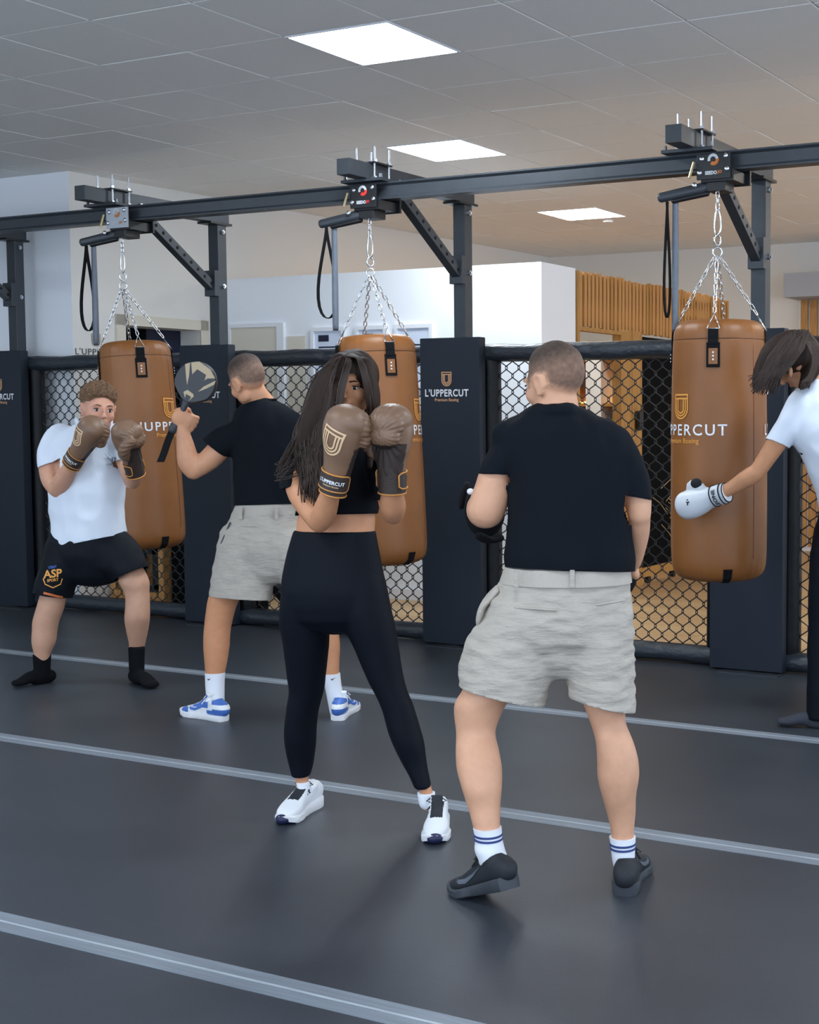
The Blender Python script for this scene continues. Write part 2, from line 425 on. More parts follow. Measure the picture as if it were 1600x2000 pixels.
# framed certificates
for i,(xa,xb,blue) in enumerate(((-7.13,-6.80,1),(-6.70,-6.40,1),(-6.33,-5.98,0))):
    lab=['framed certificate with a blue heading, leftmost on the white partition','framed certificate mostly hidden behind the middle punching bag chains','framed certificate rightmost on the white partition, beside the steel post'][i]
    t=thing('framed_certificate',lab,'picture',((xa+xb)/2,8.69,1.85),'framed certificates on the partition')
    z0,z1=1.62,2.10; f=NB()
    for q in ((xa,xb,z0,z0+.03),(xa,xb,z1-.03,z1),(xa,xa+.03,z0+.03,z1-.03),(xb-.03,xb,z0+.03,z1-.03)): box(f,q[0],q[1],8.67,8.699,q[2],q[3])
    fin('picture_frame',f,M_white,t)
    f=NB(); box(f,xa+.03,xb-.03,8.685,8.699,z0+.03,z1-.03); pp=fin('paper',f,M_paper,t)
    f=NB()
    if blue: box(f,xa+.07,xa+.17,8.682,8.685,z1-.11,z1-.06)
    for r in range(4): box(f,xa+.07,xb-.07-.03*(r%2),8.6835,8.685,z1-.16-.05*r,z1-.155-.05*r+.006)
    fin('printed_text',f,M_blue,pp)

# slatted timber screen along the side of the partition
t=thing('slatted_screen','screen of upright pine slats fixed high beside the white partition','screen',(-5.05,10.7,0))
n=46
for i in range(n):
    y=9.25+(12.2-9.25)*(i+.5)/n; z1=2.50+random.uniform(-.012,.012); z0=2.085+random.uniform(-.008,.008)
    b=NB(); q=random.uniform(-.004,.004); box(b,-5.07+q,-5.04+q,y-.020,y+.020,z0,z1,bev=.002); fin('slat',b,random.choice([M_wood,M_wood,M_wood2]),t)
for z in (2.12,2.30,2.44):
    b=NB(); box(b,-5.11,-5.075,9.25,12.2,z-.02,z+.02); fin('rail',b,M_brown,t)
b=NB(); box(b,-5.08,-5.035,9.215,9.25,0,2.5); fin('post',b,M_wood2,t)
for y0,y1 in ((9.95,10.14),(10.15,10.33)):
    b=NB(); box(b,-5.12,-5.04,y0,y1,0,2.10); fin('post',b,M_wood2,t)
b=NB(); box(b,-5.11,-5.04,9.25,9.95,2.055,2.085); fin('rail',b,M_wood2,t)
# gate: black panel in a timber frame, latch, castors
t=thing('sliding_gate','black panel gate in a timber frame beside the ochre post behind the fence','gate',(-5.05,11.3,0))
b=NB(); box(b,-5.09,-5.06,10.335,12.6,.14,2.0); fin('panel',b,M_dark,t)
b=NB(); box(b,-5.10,-5.04,10.335,12.7,.06,.14); fin('bottom_rail',b,M_wood2,t)
b=NB(); box(b,-5.10,-5.04,12.6,12.7,.14,2.0); fin('stile',b,M_wood2,t)
b=NB(); box(b,-5.10,-5.04,10.335,12.7,2.0,2.06); fin('top_rail',b,M_dark,t)
b=NB(); box(b,-5.03,-4.99,10.19,10.26,1.29,1.45,bev=.01); box(b,-5.04,-5.02,10.21,10.24,1.33,1.41); fin('latch',b,M_steelb,t)
b=NB(); box(b,-5.03,-4.99,10.19,10.26,.16,.30,bev=.01); fin('latch',b,M_steelb,t)
for y in (10.5,11.0,11.6):
    b=NB(); cyl(b,Vector((-5.09,y,.03)),Vector((-5.05,y,.03)),.03,14); fin('castor',b,M_steelb,t)
# dried grass leaning in front of the gate
t=thing('dried_grass','bundle of dry pale grass stalks leaning in front of black gate','plant',(-4.98,10.9,.15))
b=NB()
for i in range(11):
    y=10.45+random.random()*.5; z=.45+random.random()*.35; a=random.uniform(-.5,.9); l=random.uniform(.15,.45)
    p0=Vector((-5.0,y,z)); tube(b,[p0,p0+Vector((.01,math.cos(a)*l*.5,-math.sin(a)*l*.5+.02)),p0+Vector((.02,math.cos(a)*l,-math.sin(a)*l))],.0035,5)
for i in range(0):
    y=10.5+.1*i; tube(b,[Vector((-4.99,y,.05)),Vector((-5.0,y-.02,.5)),Vector((-5.0,y+.04,.85))],.006,5)
fin('stalks',b,mat('dry_stalk',(.66,.58,.42),.8),t)
# shelving with warm led strip behind the partition
t=thing('wooden_shelving','brown shelving unit with warm led strips behind the ochre posts','shelf',(-6.4,12.2,0))
for x0,x1 in ((-7.1,-6.47),(-6.30,-5.75)):
    b=NB(); box(b,x0,x1,12.35,12.38,0,2.05); fin('back_panel',b,M_brown,t)
    for z in (1.95,1.50,1.30,.9,.45,.02): b=NB(); box(b,x0,x1,12.02,12.35,z,z+.03); fin('shelf_board',b,M_wood2,t)
    b=NB(); box(b,x0,x1,12.31,12.33,1.535,1.55); fin('led_strip',b,M_led,t)
    b=NB(); box(b,x0,x1,12.31,12.33,2.0,2.015); fin('led_strip',b,M_led,t)
b=NB(); box(b,-6.47,-6.30,12.0,12.4,0,2.1); fin('upright',b,M_white,t)
b=NB(); box(b,-7.2,-7.1,12.0,12.4,0,2.05); box(b,-5.75,-5.68,12.0,12.4,0,2.05); fin('side_panel',b,M_wood2,t)
# back right: sign, grey bulkhead, broad slats
X2=-4.90
b=NB(); box(b,X2,-2.2,13.3,13.75,2.60,2.84); struct('trim_1',b,mat('grey_bulkhead',(.66,.67,.70),.7))
t=thing('slat_wall','pale wall with broad ochre boards under the grey bulkhead at right','cladding',(-4.2,13.6,0))
b=NB(); box(b,X2+.02,-2.4,13.70,13.745,0,2.60); fin('backing',b,M_white,t)
for i in range(14):
    b=NB(); box(b,X2+.05+i*.1,X2+.05+i*.1+.075,13.67,13.70,0.05,2.595,bev=.003); fin('board',b,M_wood,t)
tx=fit(text_mesh('FEMMES',.1,bold=.02),width=.34); fitloc=Vector((-5.10+.12,13.742,2.235))
decal('door_sign_lettering',tx,flatmap(fitloc-Vector((.0,0,0)),Vector((1,0,0)),UP),M_dark,bpy.data.objects['wall_back'])

# things just behind the fence
t=thing('plywood_crate','open plywood crate with a black inset behind the left fence panel','crate',(-7.85,7.75,0))
cx0,cx1=-8.16,-7.62
for nm,q in (('side_panel',(cx0,cx0+.05,7.56,7.9,0,.50)),('side_panel',(cx1-.05,cx1,7.56,7.9,0,.50)),('front_board',(cx0+.05,cx1-.05,7.56,7.60,0,.10)),('top_board',(cx0,cx1,7.56,7.9,.50,.53)),('back_panel',(cx0+.05,cx1-.05,7.88,7.9,.0,.5))):
    b=NB(); box(b,*q,bev=.002); fin(nm,b,M_wood,t)
b=NB()
for q in ((cx0+.12,cx0+.20,.12,.42),(cx1-.16,cx1-.08,.12,.42),(-7.92,-7.87,.12,.42)): box(b,q[0],q[1],7.61,7.64,q[2],q[3])
box(b,cx0+.12,cx1-.08,7.61,7.64,.38,.44); box(b,cx0+.12,cx1-.08,7.61,7.64,.10,.15); fin('inner_grille',b,M_steelb,t)
b=NB(); box(b,-7.60,-6.75,7.62,7.70,0,1.72,bev=.004); tag(fin('black_screen',b,M_dark),'tall black screen standing behind the fence beside second pad','screen')
t=thing('black_bench','black sloping bench frame low behind fence, between second pad and woman','bench',(-6.3,7.8,0))
for dx in (0,.13):
    b=NB(); box(b,-.03,.03,-.05,.05,-.42,.42,M=Matrix.Translation((-6.52+dx*1.5,7.48,.27))@Matrix.Rotation(-.82,4,'Y')); fin('frame_bar',b,M_steelb,t)
b=NB(); box(b,-6.85,-6.25,7.40,7.56,.0,.05); fin('base_bar',b,M_steelb,t)

# ------------------------------------------------------------------ fence
PX=[-8.68,-6.71,-4.745,-2.81,-.87]
Mx=Vector((1,0,0)); My=Vector((0,1,0))
ordn=['leftmost navy wall pad cut by the left frame edge','navy pad standing behind the focus paddle and the black-shirted trainer','navy pad between the woman and the foreground trainer, logo fully visible','navy pad behind the right punching bag','navy pad outside the right frame edge']
for i,x in enumerate(PX):
    t=thing('column_pad',ordn[i],'pad',(x,7.09,0),'padded columns of the fence')
    b=NB(); box(b,x-.215,x+.215,7.06,7.13,.012,1.885,bev=.008); fin('padding',b,M_pad,t,smooth=True,angle=.7)
    for nm,bm,m in (('emblem',emblem(.088),M_gold),('lettering',fit(text_mesh("L'UPPERCUT",.1,bold=.025,spacing=1.1),width=.315,height=.046,cy=-.083),M_white),('small_lettering',fit(text_mesh('Premium Boxing',.1,bold=.015),width=.172,cy=-.128),M_gold)):
        decal(nm,bm,flatmap(Vector((x-.02,7.058,1.635)),Mx,UP),m,t)
def dia(x0,x1,z0,z1,y,pw,ph):
    bm=NB(); nx=int(round((x1-x0)/pw)); r=.0036
    nz=int(round((z1-z0)/(ph/2)))
    for i in range(nx+1):
        xc=x0+(x1-x0)*i/nx
        s=1
        P=[]
        for j in range(nz+1):
            xx=xc+(pw/2 if (j+0)%2 else 0)-pw/4
            zz=z0+(z1-z0)*j/nz
            P+= [(xx-(.010 if j%2==0 else -.010)*-1*0,y+(.003 if j%2 else -.003),zz-.007),(xx,y+(.003 if j%2 else -.003),zz+.007)] if 0<j<nz else [(xx,y,zz)]
        tube(bm,P,r,5)
        P=[]
        for j in range(nz+1):
            xx=xc+(0 if j%2 else pw/2)+pw/4-pw/2+pw/2
            zz=z0+(z1-z0)*j/nz
            xx=xc+(-pw/2 if j%2 else 0)+pw*3/4-pw/4*0
            P+= [(xx,y-(.003 if j%2 else -.003),zz-.007),(xx,y-(.003 if j%2 else -.003),zz+.007)] if 0<j<nz else [(xx,y,zz)]
        tube(bm,P,r,5)
    return bm
def mesh_net(x0,x1,z0,z1,y,pw,ph):
    """chain-link: every wire is an upright zigzag, neighbours hook at the corners"""
    bm=NB(); nx=int((x1-x0)/(pw/2)); nz=int(round((z1-z0)/(ph/2))); r=.0037
    for i in range(0,nx-0):
        xl=x0+i*pw/2; P=[]
        for j in range(nz+1):
            right=(j+i)%2
            xx=xl+(pw/2 if right else 0); zz=z0+(z1-z0)*j/nz; yy=y+(.0035 if right else -.0035)
            dx=.004*(1 if right else -1)
            P+=[(xx+dx,yy,zz-.006),(xx+dx,yy,zz+.006)]
        tube(bm,P,r,5)
    return bm
fl=['chain-link fence panel behind the man in the white polo','chain-link fence panel behind the woman and the trainer with the paddle','chain-link fence panel behind the foreground trainer and right bag','chain-link fence panel at the right frame edge']
for i in range(4):
    xa,xb=PX[i]+.215,PX[i+1]-.215
    t=thing('fence_panel',fl[i],'fence',((xa+xb)/2,7.19,0),'chain-link panels of the fence')
    b=NB(); limb(b,[(Vector((xa-.12+(xb-xa+.24)*q/12,7.185,1.792+.003*math.sin(q*1.7))),.052+.002*math.sin(q*2.1),.055) for q in range(13)],ref=UP,seg=20,sub=3); wrinkle(b,.0028,9,(1,2,2),i); fin('top_roll',b,M_roll,t,smooth=True)
    b=NB(); limb(b,[(Vector((xa-.1+(xb-xa+.2)*q/12,7.185,.056)),.050+.003*math.sin(q*1.9),.058) for q in range(13)],ref=UP,seg=20,sub=3); wrinkle(b,.0035,8,(1,2,2),i+9); fin('bottom_roll',b,M_roll,t,smooth=True)
    for s,x in ((0,xa-.002),(1,xb-.012)):
        b=NB(); limb(b,[(Vector((x,7.20,.10+1.66*q/8)),.058,.045) for q in range(9)],seg=14,sub=2); wrinkle(b,.004,11,(1,1,1),i+3*s)
        fin('side_roll',b,mat('side_roll_vinyl',(.05,.055,.07),.45,bump=.3,bscale=20,spec=0.25),t,smooth=True)
    x0=xa+.06; nn=round((xb-.03-x0)/.0435)
    fin('wire_mesh',mesh_net(x0,xb-.02,.10,1.75,7.20,.087,.098),M_mesh,t,smooth=True,kind='stuff')
    b=NB(); box(b,xa-.1,xb+.1,7.215,7.24,.06,.10); box(b,xa-.1,xb+.1,7.215,7.24,1.74,1.78); fin('rail',b,M_steelb,t)

# ------------------------------------------------------------------ steel rig
def bolt(bm,p,d,r=.014,l=.012):
    cyl(bm,p,p+d*l,r,6); cyl(bm,p+d*l,p+d*(l+.008),r*.6,8)
pl=['steel post at the left frame edge, brace partly cut off','steel post and cantilever arm carrying the left punching bag rail','steel post and cantilever arm above the logo pad beside the woman','steel post and cantilever arm behind the right punching bag','steel post and arm outside the right frame edge']
for i,x in enumerate([-8.63,-6.68,-4.72,-2.78,-.85]):
    t=thing('rig_post',pl[i],'post',(x,7.22,0),'posts of the steel rig')
    b=NB(); box(b,x-.042,x+.042,7.14,7.22,.0,2.695,bev=.004); fin('post',b,M_steel,t)
    b=NB(); box(b,x-.042,x+.042,6.03,7.25,2.70,2.785,bev=.003); ar=fin('arm',b,M_steel,t)
    b=NB(); box(b,x-.06,x+.06,7.06,7.26,2.686,2.70); fin('top_plate',b,M_steelb,t)
    b=NB(); box(b,x-.17,x+.19,6.985,7.13,.0,.005,bev=.001); fin('base_plate',b,M_steel,t)
    # brace with holes
    A=Vector((x,7.12,2.27)); B=Vector((x,6.55,2.655)); L=(B-A).length; dz=(B-A).normalized()
    M=Matrix.Translation((A+B)/2)@Vector((0,0,1)).rotation_difference(dz).to_matrix().to_4x4()
    b=NB(); box(b,-.028,.028,-.028,.028,-L/2-.03,L/2+.03,bev=.003,M=M); br=fin('brace',b,M_steel,t)
    b=NB()
    for q in range(9):
        c=A+(B-A)*(.06+q*.105)
        cyl(b,c+Vector((.0275,0,0)),c+Vector((.0295,0,0)),.011,12)
    fin('bolt_hole',b,M_hole,br,kind='stuff')
    b=NB(); box(b,x-.046,x+.046,7.10,7.145,2.21,2.38,bev=.003); fin('brace_bracket',b,M_steel,t)
    for z,y in ((2.64,7.18),(2.28,7.18)):
        b=NB(); bolt(b,Vector((x+.042,y,z)),Mx,.016,.014); fin('bolt',b,M_zinc,t)
    # clamp plates and threaded rods over the rail
    b=NB(); box(b,x-.135,x+.135,6.18,6.40,2.684,2.70,bev=.002); fin('clamp_plate',b,M_steel,t)
    b=NB(); box(b,x-.075,x+.075,6.21,6.37,2.785,2.793); fin('clamp_plate',b,M_steelb,t)
    for dx in (-.062,.062):
        for y in (6.225,6.355):
            b=NB(); cyl(b,Vector((x+dx,y,2.70)),Vector((x+dx,y,2.875)),.0062,8)
            cyl(b,Vector((x+dx,y,2.793)),Vector((x+dx,y,2.806)),.013,6); cyl(b,Vector((x+dx,y,2.70)),Vector((x+dx,y,2.715)),.014,6)
            fin('threaded_rod',b,M_zinc,t)
    for dx in (-.12,.12):
        b=NB(); cyl(b,Vector((x+dx,6.20,2.70)),Vector((x+dx,6.20,2.722)),.012,6,.008); fin('bolt',b,M_zinc,t)
    if i==2 or i==1:
        b=NB()
        for q in range(3): cyl(b,Vector((x+.045,6.46+q*.05,2.72)),Vector((x+.06,6.46+q*.05,2.72)),.012,8)
        fin('bolt_row',b,M_zinc,t)
# rail: I-section running along the fence
def isec(bm,x0,x1,y,z0,z1,w):
    prof=[(-w/2,z0),(w/2,z0),(w/2,z0+.008),(.008,z0+.016),(.008,z1-.016),(w/2,z1-.008),(w/2,z1),(-w/2,z1),(-w/2,z1-.008),(-w/2+.012,z1-.02),(-w/2+.012,z0+.02),(-w/2,z0+.008)]
    a=[bm.verts.new((x0,y+p,z)) for p,z in prof]; c=[bm.verts.new((x1,y+p,z)) for p,z in prof]
    n=len(prof)
    for i in range(n): bm.faces.new((a[i],a[(i+1)%n],c[(i+1)%n],c[i]))
    bm.faces.new(a[::-1]); bm.faces.new(c)
b=NB(); isec(b,-9.6,.6,6.29,2.592,2.684,.085); bmesh.ops.recalc_face_normals(b,faces=b.faces); tag(fin('rail_beam',b,M_steel),'long dark steel rail running across the room above the punching bags','rail')
b=NB()
for q in ((7.10,7.11,2.785,2.85),(7.19,7.20,2.785,2.85),(7.10,7.20,2.842,2.85)): box(b,-9.6,-6.60,q[0],q[1],q[2],q[3])
tag(fin('roof_channel',b,M_steel),'short open grey steel channel lying on posts at upper left','channel')

# trolleys, levers and pull straps
red=mat('badge_red',(.80,.16,.14),.5); org=mat('badge_orange',(.72,.40,.10),.5); silver=mat('badge_silver',(.75,.76,.78),.4)
def trolley(x,label,acc,plate_m,strapdx):
    Y0=6.205
    t=thing('bag_trolley',label,'trolley',(x,Y0,2.53),'rail trolleys holding the bags')
    b=NB(); box(b,x-.088,x+.088,Y0-.012,Y0,2.545,2.668,bev=.004); pf=fin('face_plate',b,plate_m,t)
    b=NB(); box(b,x-.07,x+.10,Y0,Y0+.17,2.535,2.585); box(b,x-.05,x+.12,Y0+.16,Y0+.175,2.53,2.65); fin('carriage',b,M_steelb,t)
    b=NB(); box(b,x-.045,x+.055,Y0+.005,Y0+.12,2.49,2.54,bev=.01); fin('lower_block',b,M_steelb,t)
    for dx,dz in ((-.060,2.643),(.063,2.650),(-.072,2.578),(.070,2.588)):
        b=NB(); ell(b,Vector((x+dx,Y0-.014,dz)),(.013,.007,.013),u=12,v=8); fin('bolt',b,M_zinc,t,smooth=True)
    b=NB(); ell(b,Vector((x-.095,Y0-.02,2.52)),(.014,.01,.014),u=12,v=8); fin('bolt',b,M_zinc,t,smooth=True)
    b=NB(); cyl(b,Vector((x-.098,Y0-.02,2.63)),Vector((x-.118,Y0-.03,2.555)),.007,8); fin('split_pin',b,mat('brass_pin',(.66,.60,.45),.3,metal=1),t)
    # badge
    b=NB(); P=[(math.cos(a)*.021,math.sin(a)*.021) for a in [PI*q/10 for q in range(0,12)]]; ribbon(b,P,.014)
    decal('badge',b,flatmap(Vector((x-.002,Y0-.0135,2.637)),Mx,UP),silver,pf)
    b=NB(); P=[(math.cos(a)*.019,math.sin(a)*.019) for a in [PI+PI*.25+PI*q/10 for q in range(0,9)]]; ribbon(b,P,.017)
    decal('badge',b,flatmap(Vector((x+.002,Y0-.0138,2.636)),Mx,UP),acc,pf)
    decal('lettering',fit(text_mesh('SEEDO',.1,bold=.05),width=.062,height=.018,cx=-.012),flatmap(Vector((x,Y0-.0135,2.575)),Mx,UP),silver,pf)
    decal('lettering',fit(text_mesh('JO',.1,bold=.05),width=.024,height=.018,cx=.032),flatmap(Vector((x,Y0-.0135,2.575)),Mx,UP),acc,pf)
    # lever
    A=Vector((x-.05,Y0+.03,2.515)); B=Vector((x-.265,Y0-.04,2.470)); b=NB()
    limb(b,[(A,.028,.02),((A+B)/2,.026,.018),(B,.024,.016)],ref=UP,seg=16,sub=2); fin('lever',b,M_steel,t,smooth=True)
    b=NB(); limb(b,[(A+Vector((0,0,-.03)),.014,.016),(A.lerp(B,.72)+Vector((0,0,-.030)),.012,.014)],ref=UP,seg=10); fin('lever_guide',b,M_steelb,t,smooth=True)
    # two strap loops
    def loop(p,l,w,sw,dirv,m,open_):
        b=NB(); n=26; L=[]
        for q in range(n+1):
            u=q/n; ang=u*2*PI
            # teardrop hanging loop
            z=-l*(1-abs(1-2*u))**.8 if False else -l*(.5-.5*math.cos(ang))
            s=math.sin(ang)*(.5-.5*math.cos(ang))**.9*sw
            c=p+Vector((0,0,z))+dirv*s+CR*0
            L.append(c)
        wd=CF.cross(UP).normalized() if not open_ else FH
        side=(FH+CR*.7).normalized() if open_ else CR
        pr=None
        for c in L:
            a=b.verts.new(c+side*w/2); d=b.verts.new(c-side*w/2)
            if pr: b.faces.new((pr[0],pr[1],d,a))
            pr=(a,d)
        thick(b,.002); return fin('strap',b,m,t,smooth=True)
    loop(B+Vector((.035,0,-.02)),strapdx[0],.022,strapdx[1],(CR+FH*.8).normalized(),M_web,True)
    loop(B+Vector((.065,.03,-.02)),strapdx[2],.030,.016,FH,M_strap,False)
    return t
trolley(-6.555,'rail trolley of the left bag with a silver badge plate',org,mat('silver_plate',(.66,.68,.71),.4),(.52,.06,.60))
trolley(-4.715,'rail trolley above the middle bag with a red badge',red,M_steelb,(.50,.085,.56))
trolley(-2.643,'rail trolley above the right bag with an orange badge',org,M_steelb,(.56,.03,.62))

# ------------------------------------------------------------------ punching bags
b=NB(); P=[]
for q in range(20):
    a=2*PI*q/20; P.append((math.cos(a)*.0085,0,math.sin(a)*.0085+(.0085 if math.sin(a)>0 else -.0085)))
tube(b,P,.0028,6,closed=True); me_link=bpy.data.meshes.new('chain_link'); b.to_mesh(me_link); b.free(); me_link.materials.append(M_chain)
me_link.polygons.foreach_set('use_smooth',[True]*len(me_link.polygons))
def chain(A,B,t,tw=0):
    d=B-A; n=max(2,int(d.length/.0285)); q0=UP.rotation_difference(d.normalized())
    for i in range(n):
        p=A+d*((i+.5)/n)
        from mathutils import Quaternion
        q=q0@Quaternion((0,0,1),tw+(PI/2 if i%2 else 0))
        inst('chain_link',me_link,p,t,q)
def bag(cx,ztop,zbot,topc,botc,R,emb,strap0,hook,label,seed):
    """topc/botc: axis points; emb, strap0: degrees to the right of the camera direction"""
    t=thing('punching_bag',label,'punching bag',(botc.x,botc.y,botc.z),'tan leather punching bags')
    axd=(topc-botc).normalized(); Hh=(topc-botc).length
    tc=(C0-botc); tc.z=0; tc.normalize(); rt=UP.cross(tc); # to the right seen from the camera
    ex=rt-axd*rt.dot(axd); ex.normalize(); ey=ex.cross(axd)*1
    if ey.dot(tc)<0: ey=-ey
    def S(th,z,r): return botc+axd*z+(ex*math.sin(th)+ey*math.cos(th))*r
    prof=[(0,.0),(.10,.0),(.165,.004),(.205,.022),(.226,.052),(.234,.10),(.2355,.2),(.236,.45),(.2345,.7),(.232,.9),(.2295,1.05),(.2275,Hh-.12),(.2265,Hh-.105),(.224,Hh-.098),(.226,Hh-.092),(.224,Hh-.06),(.213,Hh-.03),(.192,Hh-.008),(.16,Hh),(.10,Hh-.004),(0,Hh-.006)]
    rs=R/.236; NS=96; bm=NB(); rows=[]
    for r,z in prof:
        row=[]
        for i in range(NS):
            th=2*PI*i/NS; rr=r*rs
            f=math.exp(-((z-(Hh-.15))/.06)**2)+ (1.2*math.exp(-((z-(Hh-.05))/.04)**2)) + 1.0*math.exp(-((z-.04)/.05)**2)
            ph=noise.noise(Vector((math.sin(th)*9,math.cos(th)*9,z*2+seed)))
            rr*=1+.014*f*ph+.010*f*math.sin(th*34+3*ph)*(.4 if z>Hh/2 else 1)
            sr=math.sin(4*(th-math.radians(strap0))/2+PI/2)**8
            rr*=1-.012*sr*math.exp(-((z-(Hh-.12))/.09)**2)
            row.append(bm.verts.new(S(th,z,rr)))
        rows.append(row)
    for a,c in zip(rows,rows[1:]):
        for i in range(NS): bm.faces.new((a[i],a[(i+1)%NS],c[(i+1)%NS],c[i]))
    bmesh.ops.remove_doubles(bm,verts=bm.verts,dist=1e-5); bmesh.ops.recalc_face_normals(bm,faces=bm.faces)
    bvh=BVHTree.FromBMesh(bm)
    body=fin('bag_body',bm,M_leather,t,smooth=True)
    body.modifiers.new('s','SUBSURF').levels=1; body.modifiers['s'].render_levels=1
    def rad(z):
        for (r0,z0),(r1,z1) in zip(prof[:-2],prof[1:-2]):
            if z0<=z<=z1 and z1>z0: return (r0+(r1-r0)*(z-z0)/(z1-z0))*rs
        return .2*rs
    def wrap(th0,z0,off=.0025):
        return lambda x,y:S(th0+x/R,z0+y,rad(z0+y)+off)
    # seam stitching line and side seam
    b=NB(); tube(b,[S(2*PI*i/60,Hh-.098,rad(Hh-.098)+.001) for i in range(60)],.0016,5,closed=True); fin('seam',b,mat('dark_seam',(.28,.16,.08),.7),t)
    b=NB(); tube(b,[S(math.radians(strap0+52),z,rad(z)+.0006) for z in [Hh-.10-(Hh-.22)*q/20 for q in range(21)]],.0012,5); fin('seam',b,mat('leather_seam',(.45,.26,.13),.7),t)
    for e in (emb,emb+180):
        e=math.radians(e)
        decal('emblem',emblem(.122,),wrap(e,Hh-.42,.003),M_gold2,t)
        decal('lettering',subdiv(fit(text_mesh("L'UPPERCUT",.1,bold=.012,spacing=1.25),width=.50,height=.056)),wrap(e,Hh-.53,.003),M_white,t)
        decal('small_lettering',fit(text_mesh('Premium Boxing',.1,bold=.012),width=.225),wrap(e,Hh-.587,.003),M_gold2,t)
    # straps, rings, chains
    knot=hook-Vector((0,0,.34))
    for q in range(4):
        a=math.radians(strap0+90*q)
        b=NB()
        for (z0,z1,wd,o2) in ((Hh-.125,Hh-.052,.050,.006),(Hh-.235,Hh-.118,.066,.003)):
            nn=6; g=[]
            for iz in range(nn+1):
                z=z0+(z1-z0)*iz/nn
                g.append([b.verts.new(S(a+(x*wd/2)/R,z,rad(z)+o2)) for x in (-1,-.33,.33,1)])
            for r0,r1 in zip(g,g[1:]):
                for k in range(3): b.faces.new((r0[k],r0[k+1],r1[k+1],r1[k]))
        bmesh.ops.recalc_face_normals(b,faces=b.faces); thick(b,.003); st=fin('strap',b,M_web,t)
        b=NB(); g=[]
        for z in (Hh-.220,Hh-.18,Hh-.145): g.append([b.verts.new(S(a+(x*.044/2)/R,z,rad(z)+.0075)) for x in (-1,-.33,.33,1)])
        for r0,r1 in zip(g,g[1:]):
            for k in range(3): b.faces.new((r0[k],r0[k+1],r1[k+1],r1[k]))
        fin('leather_patch',b,M_leather,st)
        b=NB()
        for z in (Hh-.165,Hh-.182,Hh-.199): ell(b,S(a,z,rad(z)+.008),(.005,.005,.005),u=8,v=6)
        fin('rivet',b,M_white,st,kind='stuff')
        p0=S(a,Hh-.045,rad(Hh-.045)+.009); pl_=S(a-.13,Hh-.052,rad(Hh-.052)+.009); pr_=S(a+.13,Hh-.052,rad(Hh-.052)+.009); tp=S(a,Hh+.022,.185*rs)
        b=NB(); tube(b,[pl_,pl_.lerp(pr_,.5),pr_,pr_.lerp(tp,.5),tp,tp.lerp(pl_,.5)],.0032,6,closed=True); fin('triangle_ring',b,M_chain,t,smooth=True)
        chain(tp+Vector((0,0,.002)),knot+ (S(a,Hh,.012)-S(a,Hh,0)),t,a)
    b=NB(); cc=knot+Vector((0,0,.022)); tube(b,[cc+CR*(.022*math.cos(2*PI*i/24))+UP*(.022*math.sin(2*PI*i/24)) for i in range(24)],.0042,8,closed=True); fin('ring',b,M_chain,t,smooth=True)
    b=NB(); c2=cc+Vector((0,0,.058)); tube(b,[c2+(CR*.8+CF*.5).normalized()*(.019*math.cos(2*PI*i/24))+UP*(.024*math.sin(2*PI*i/24)) for i in range(24)],.0042,8,closed=True); fin('ring',b,M_chain,t,smooth=True)
    b=NB(); c3=c2+Vector((0,0,.085)); P=[]
    for i in range(28):
        a=2*PI*i/28; wv=.010+.010*(.5-.5*math.sin(a)) if False else .017*(1-.35*math.sin(a)); P.append(c3+(CR*.85-CF*.5).normalized()*(wv*math.cos(a))+UP*(.062*math.sin(a)))
    tube(b,P,.0045,8,closed=True); fin('carabiner',b,M_chain,t,smooth=True)
    chain(c3+Vector((0,0,.06)),hook,t)
    # bottom webbing tab
    b=NB(); g=[]
    for z,rr in ((.075,rad(.075)),(.03,rad(.03)),(.006,.17*rs),(-.002,.10*rs)): g.append([b.verts.new(S(math.radians(strap0+18)+(x*.022)/R,z,rr+.004)) for x in (-1,1)])
    for r0,r1 in zip(g,g[1:]): b.faces.new((r0[0],r0[1],r1[1],r1[0]))
    thick(b,.003); fin('bottom_tab',b,M_web,t)
    return t,bvh
YB=6.29
bag(0,0,0,atY(262,668,YB),atY(293,1072,YB),.221,53,8,atY(238,456,YB-.06),'tan leather punching bag at left, behind the man in the white polo',1)
bag(0,0,0,atY(733,656,YB),atY(757,1103,YB),.228,70,20,atY(722,418,YB-.06),'tan leather punching bag in the middle, partly hidden behind the long-haired woman',2)
bag3,bvh3=bag(0,0,0,atY(1405,626,YB),atY(1404,1132,YB),.237,-51,-7,atY(1402,362,YB-.06),'tan leather punching bag at right being struck by a white glove',3)
#PEOPLE
# ------------------------------------------------------------------ people
def W(px,k): return px*k/FOC
def sec(y,xl,xr,k,hd,dk=0):     # a level cross-section seen between xl and xr
    return (J((xl+xr)/2,y,k+dk),(xr-xl)/2*(k+dk)/FOC,hd,'level')
def lerp3(a,b,t): return tuple(x+(y-x)*t for x,y in zip(a,b))
def lin3(c): return tuple(((x/12.92) if x<=.04045 else ((x+.055)/1.055)**2.4) for x in c)
def paint(bm,fn):
    L=bm.verts.layers.float_color.new('Col')
    for v in bm.verts:
        c=fn(v.co); v[L]=(c[0],c[1],c[2],1)
def sm(a,b,x):
    t=max(0,min(1,(x-a)/(b-a))); return t*t*(3-2*t)
def headM(c,fd,up):
    y=fd.normalized(); z=(up-y*up.dot(y)).normalized(); x=y.cross(z)
    return Matrix(((x.x,y.x,z.x,c.x),(x.y,y.y,z.y,c.y),(x.z,y.z,z.z,c.z),(0,0,0,1)))
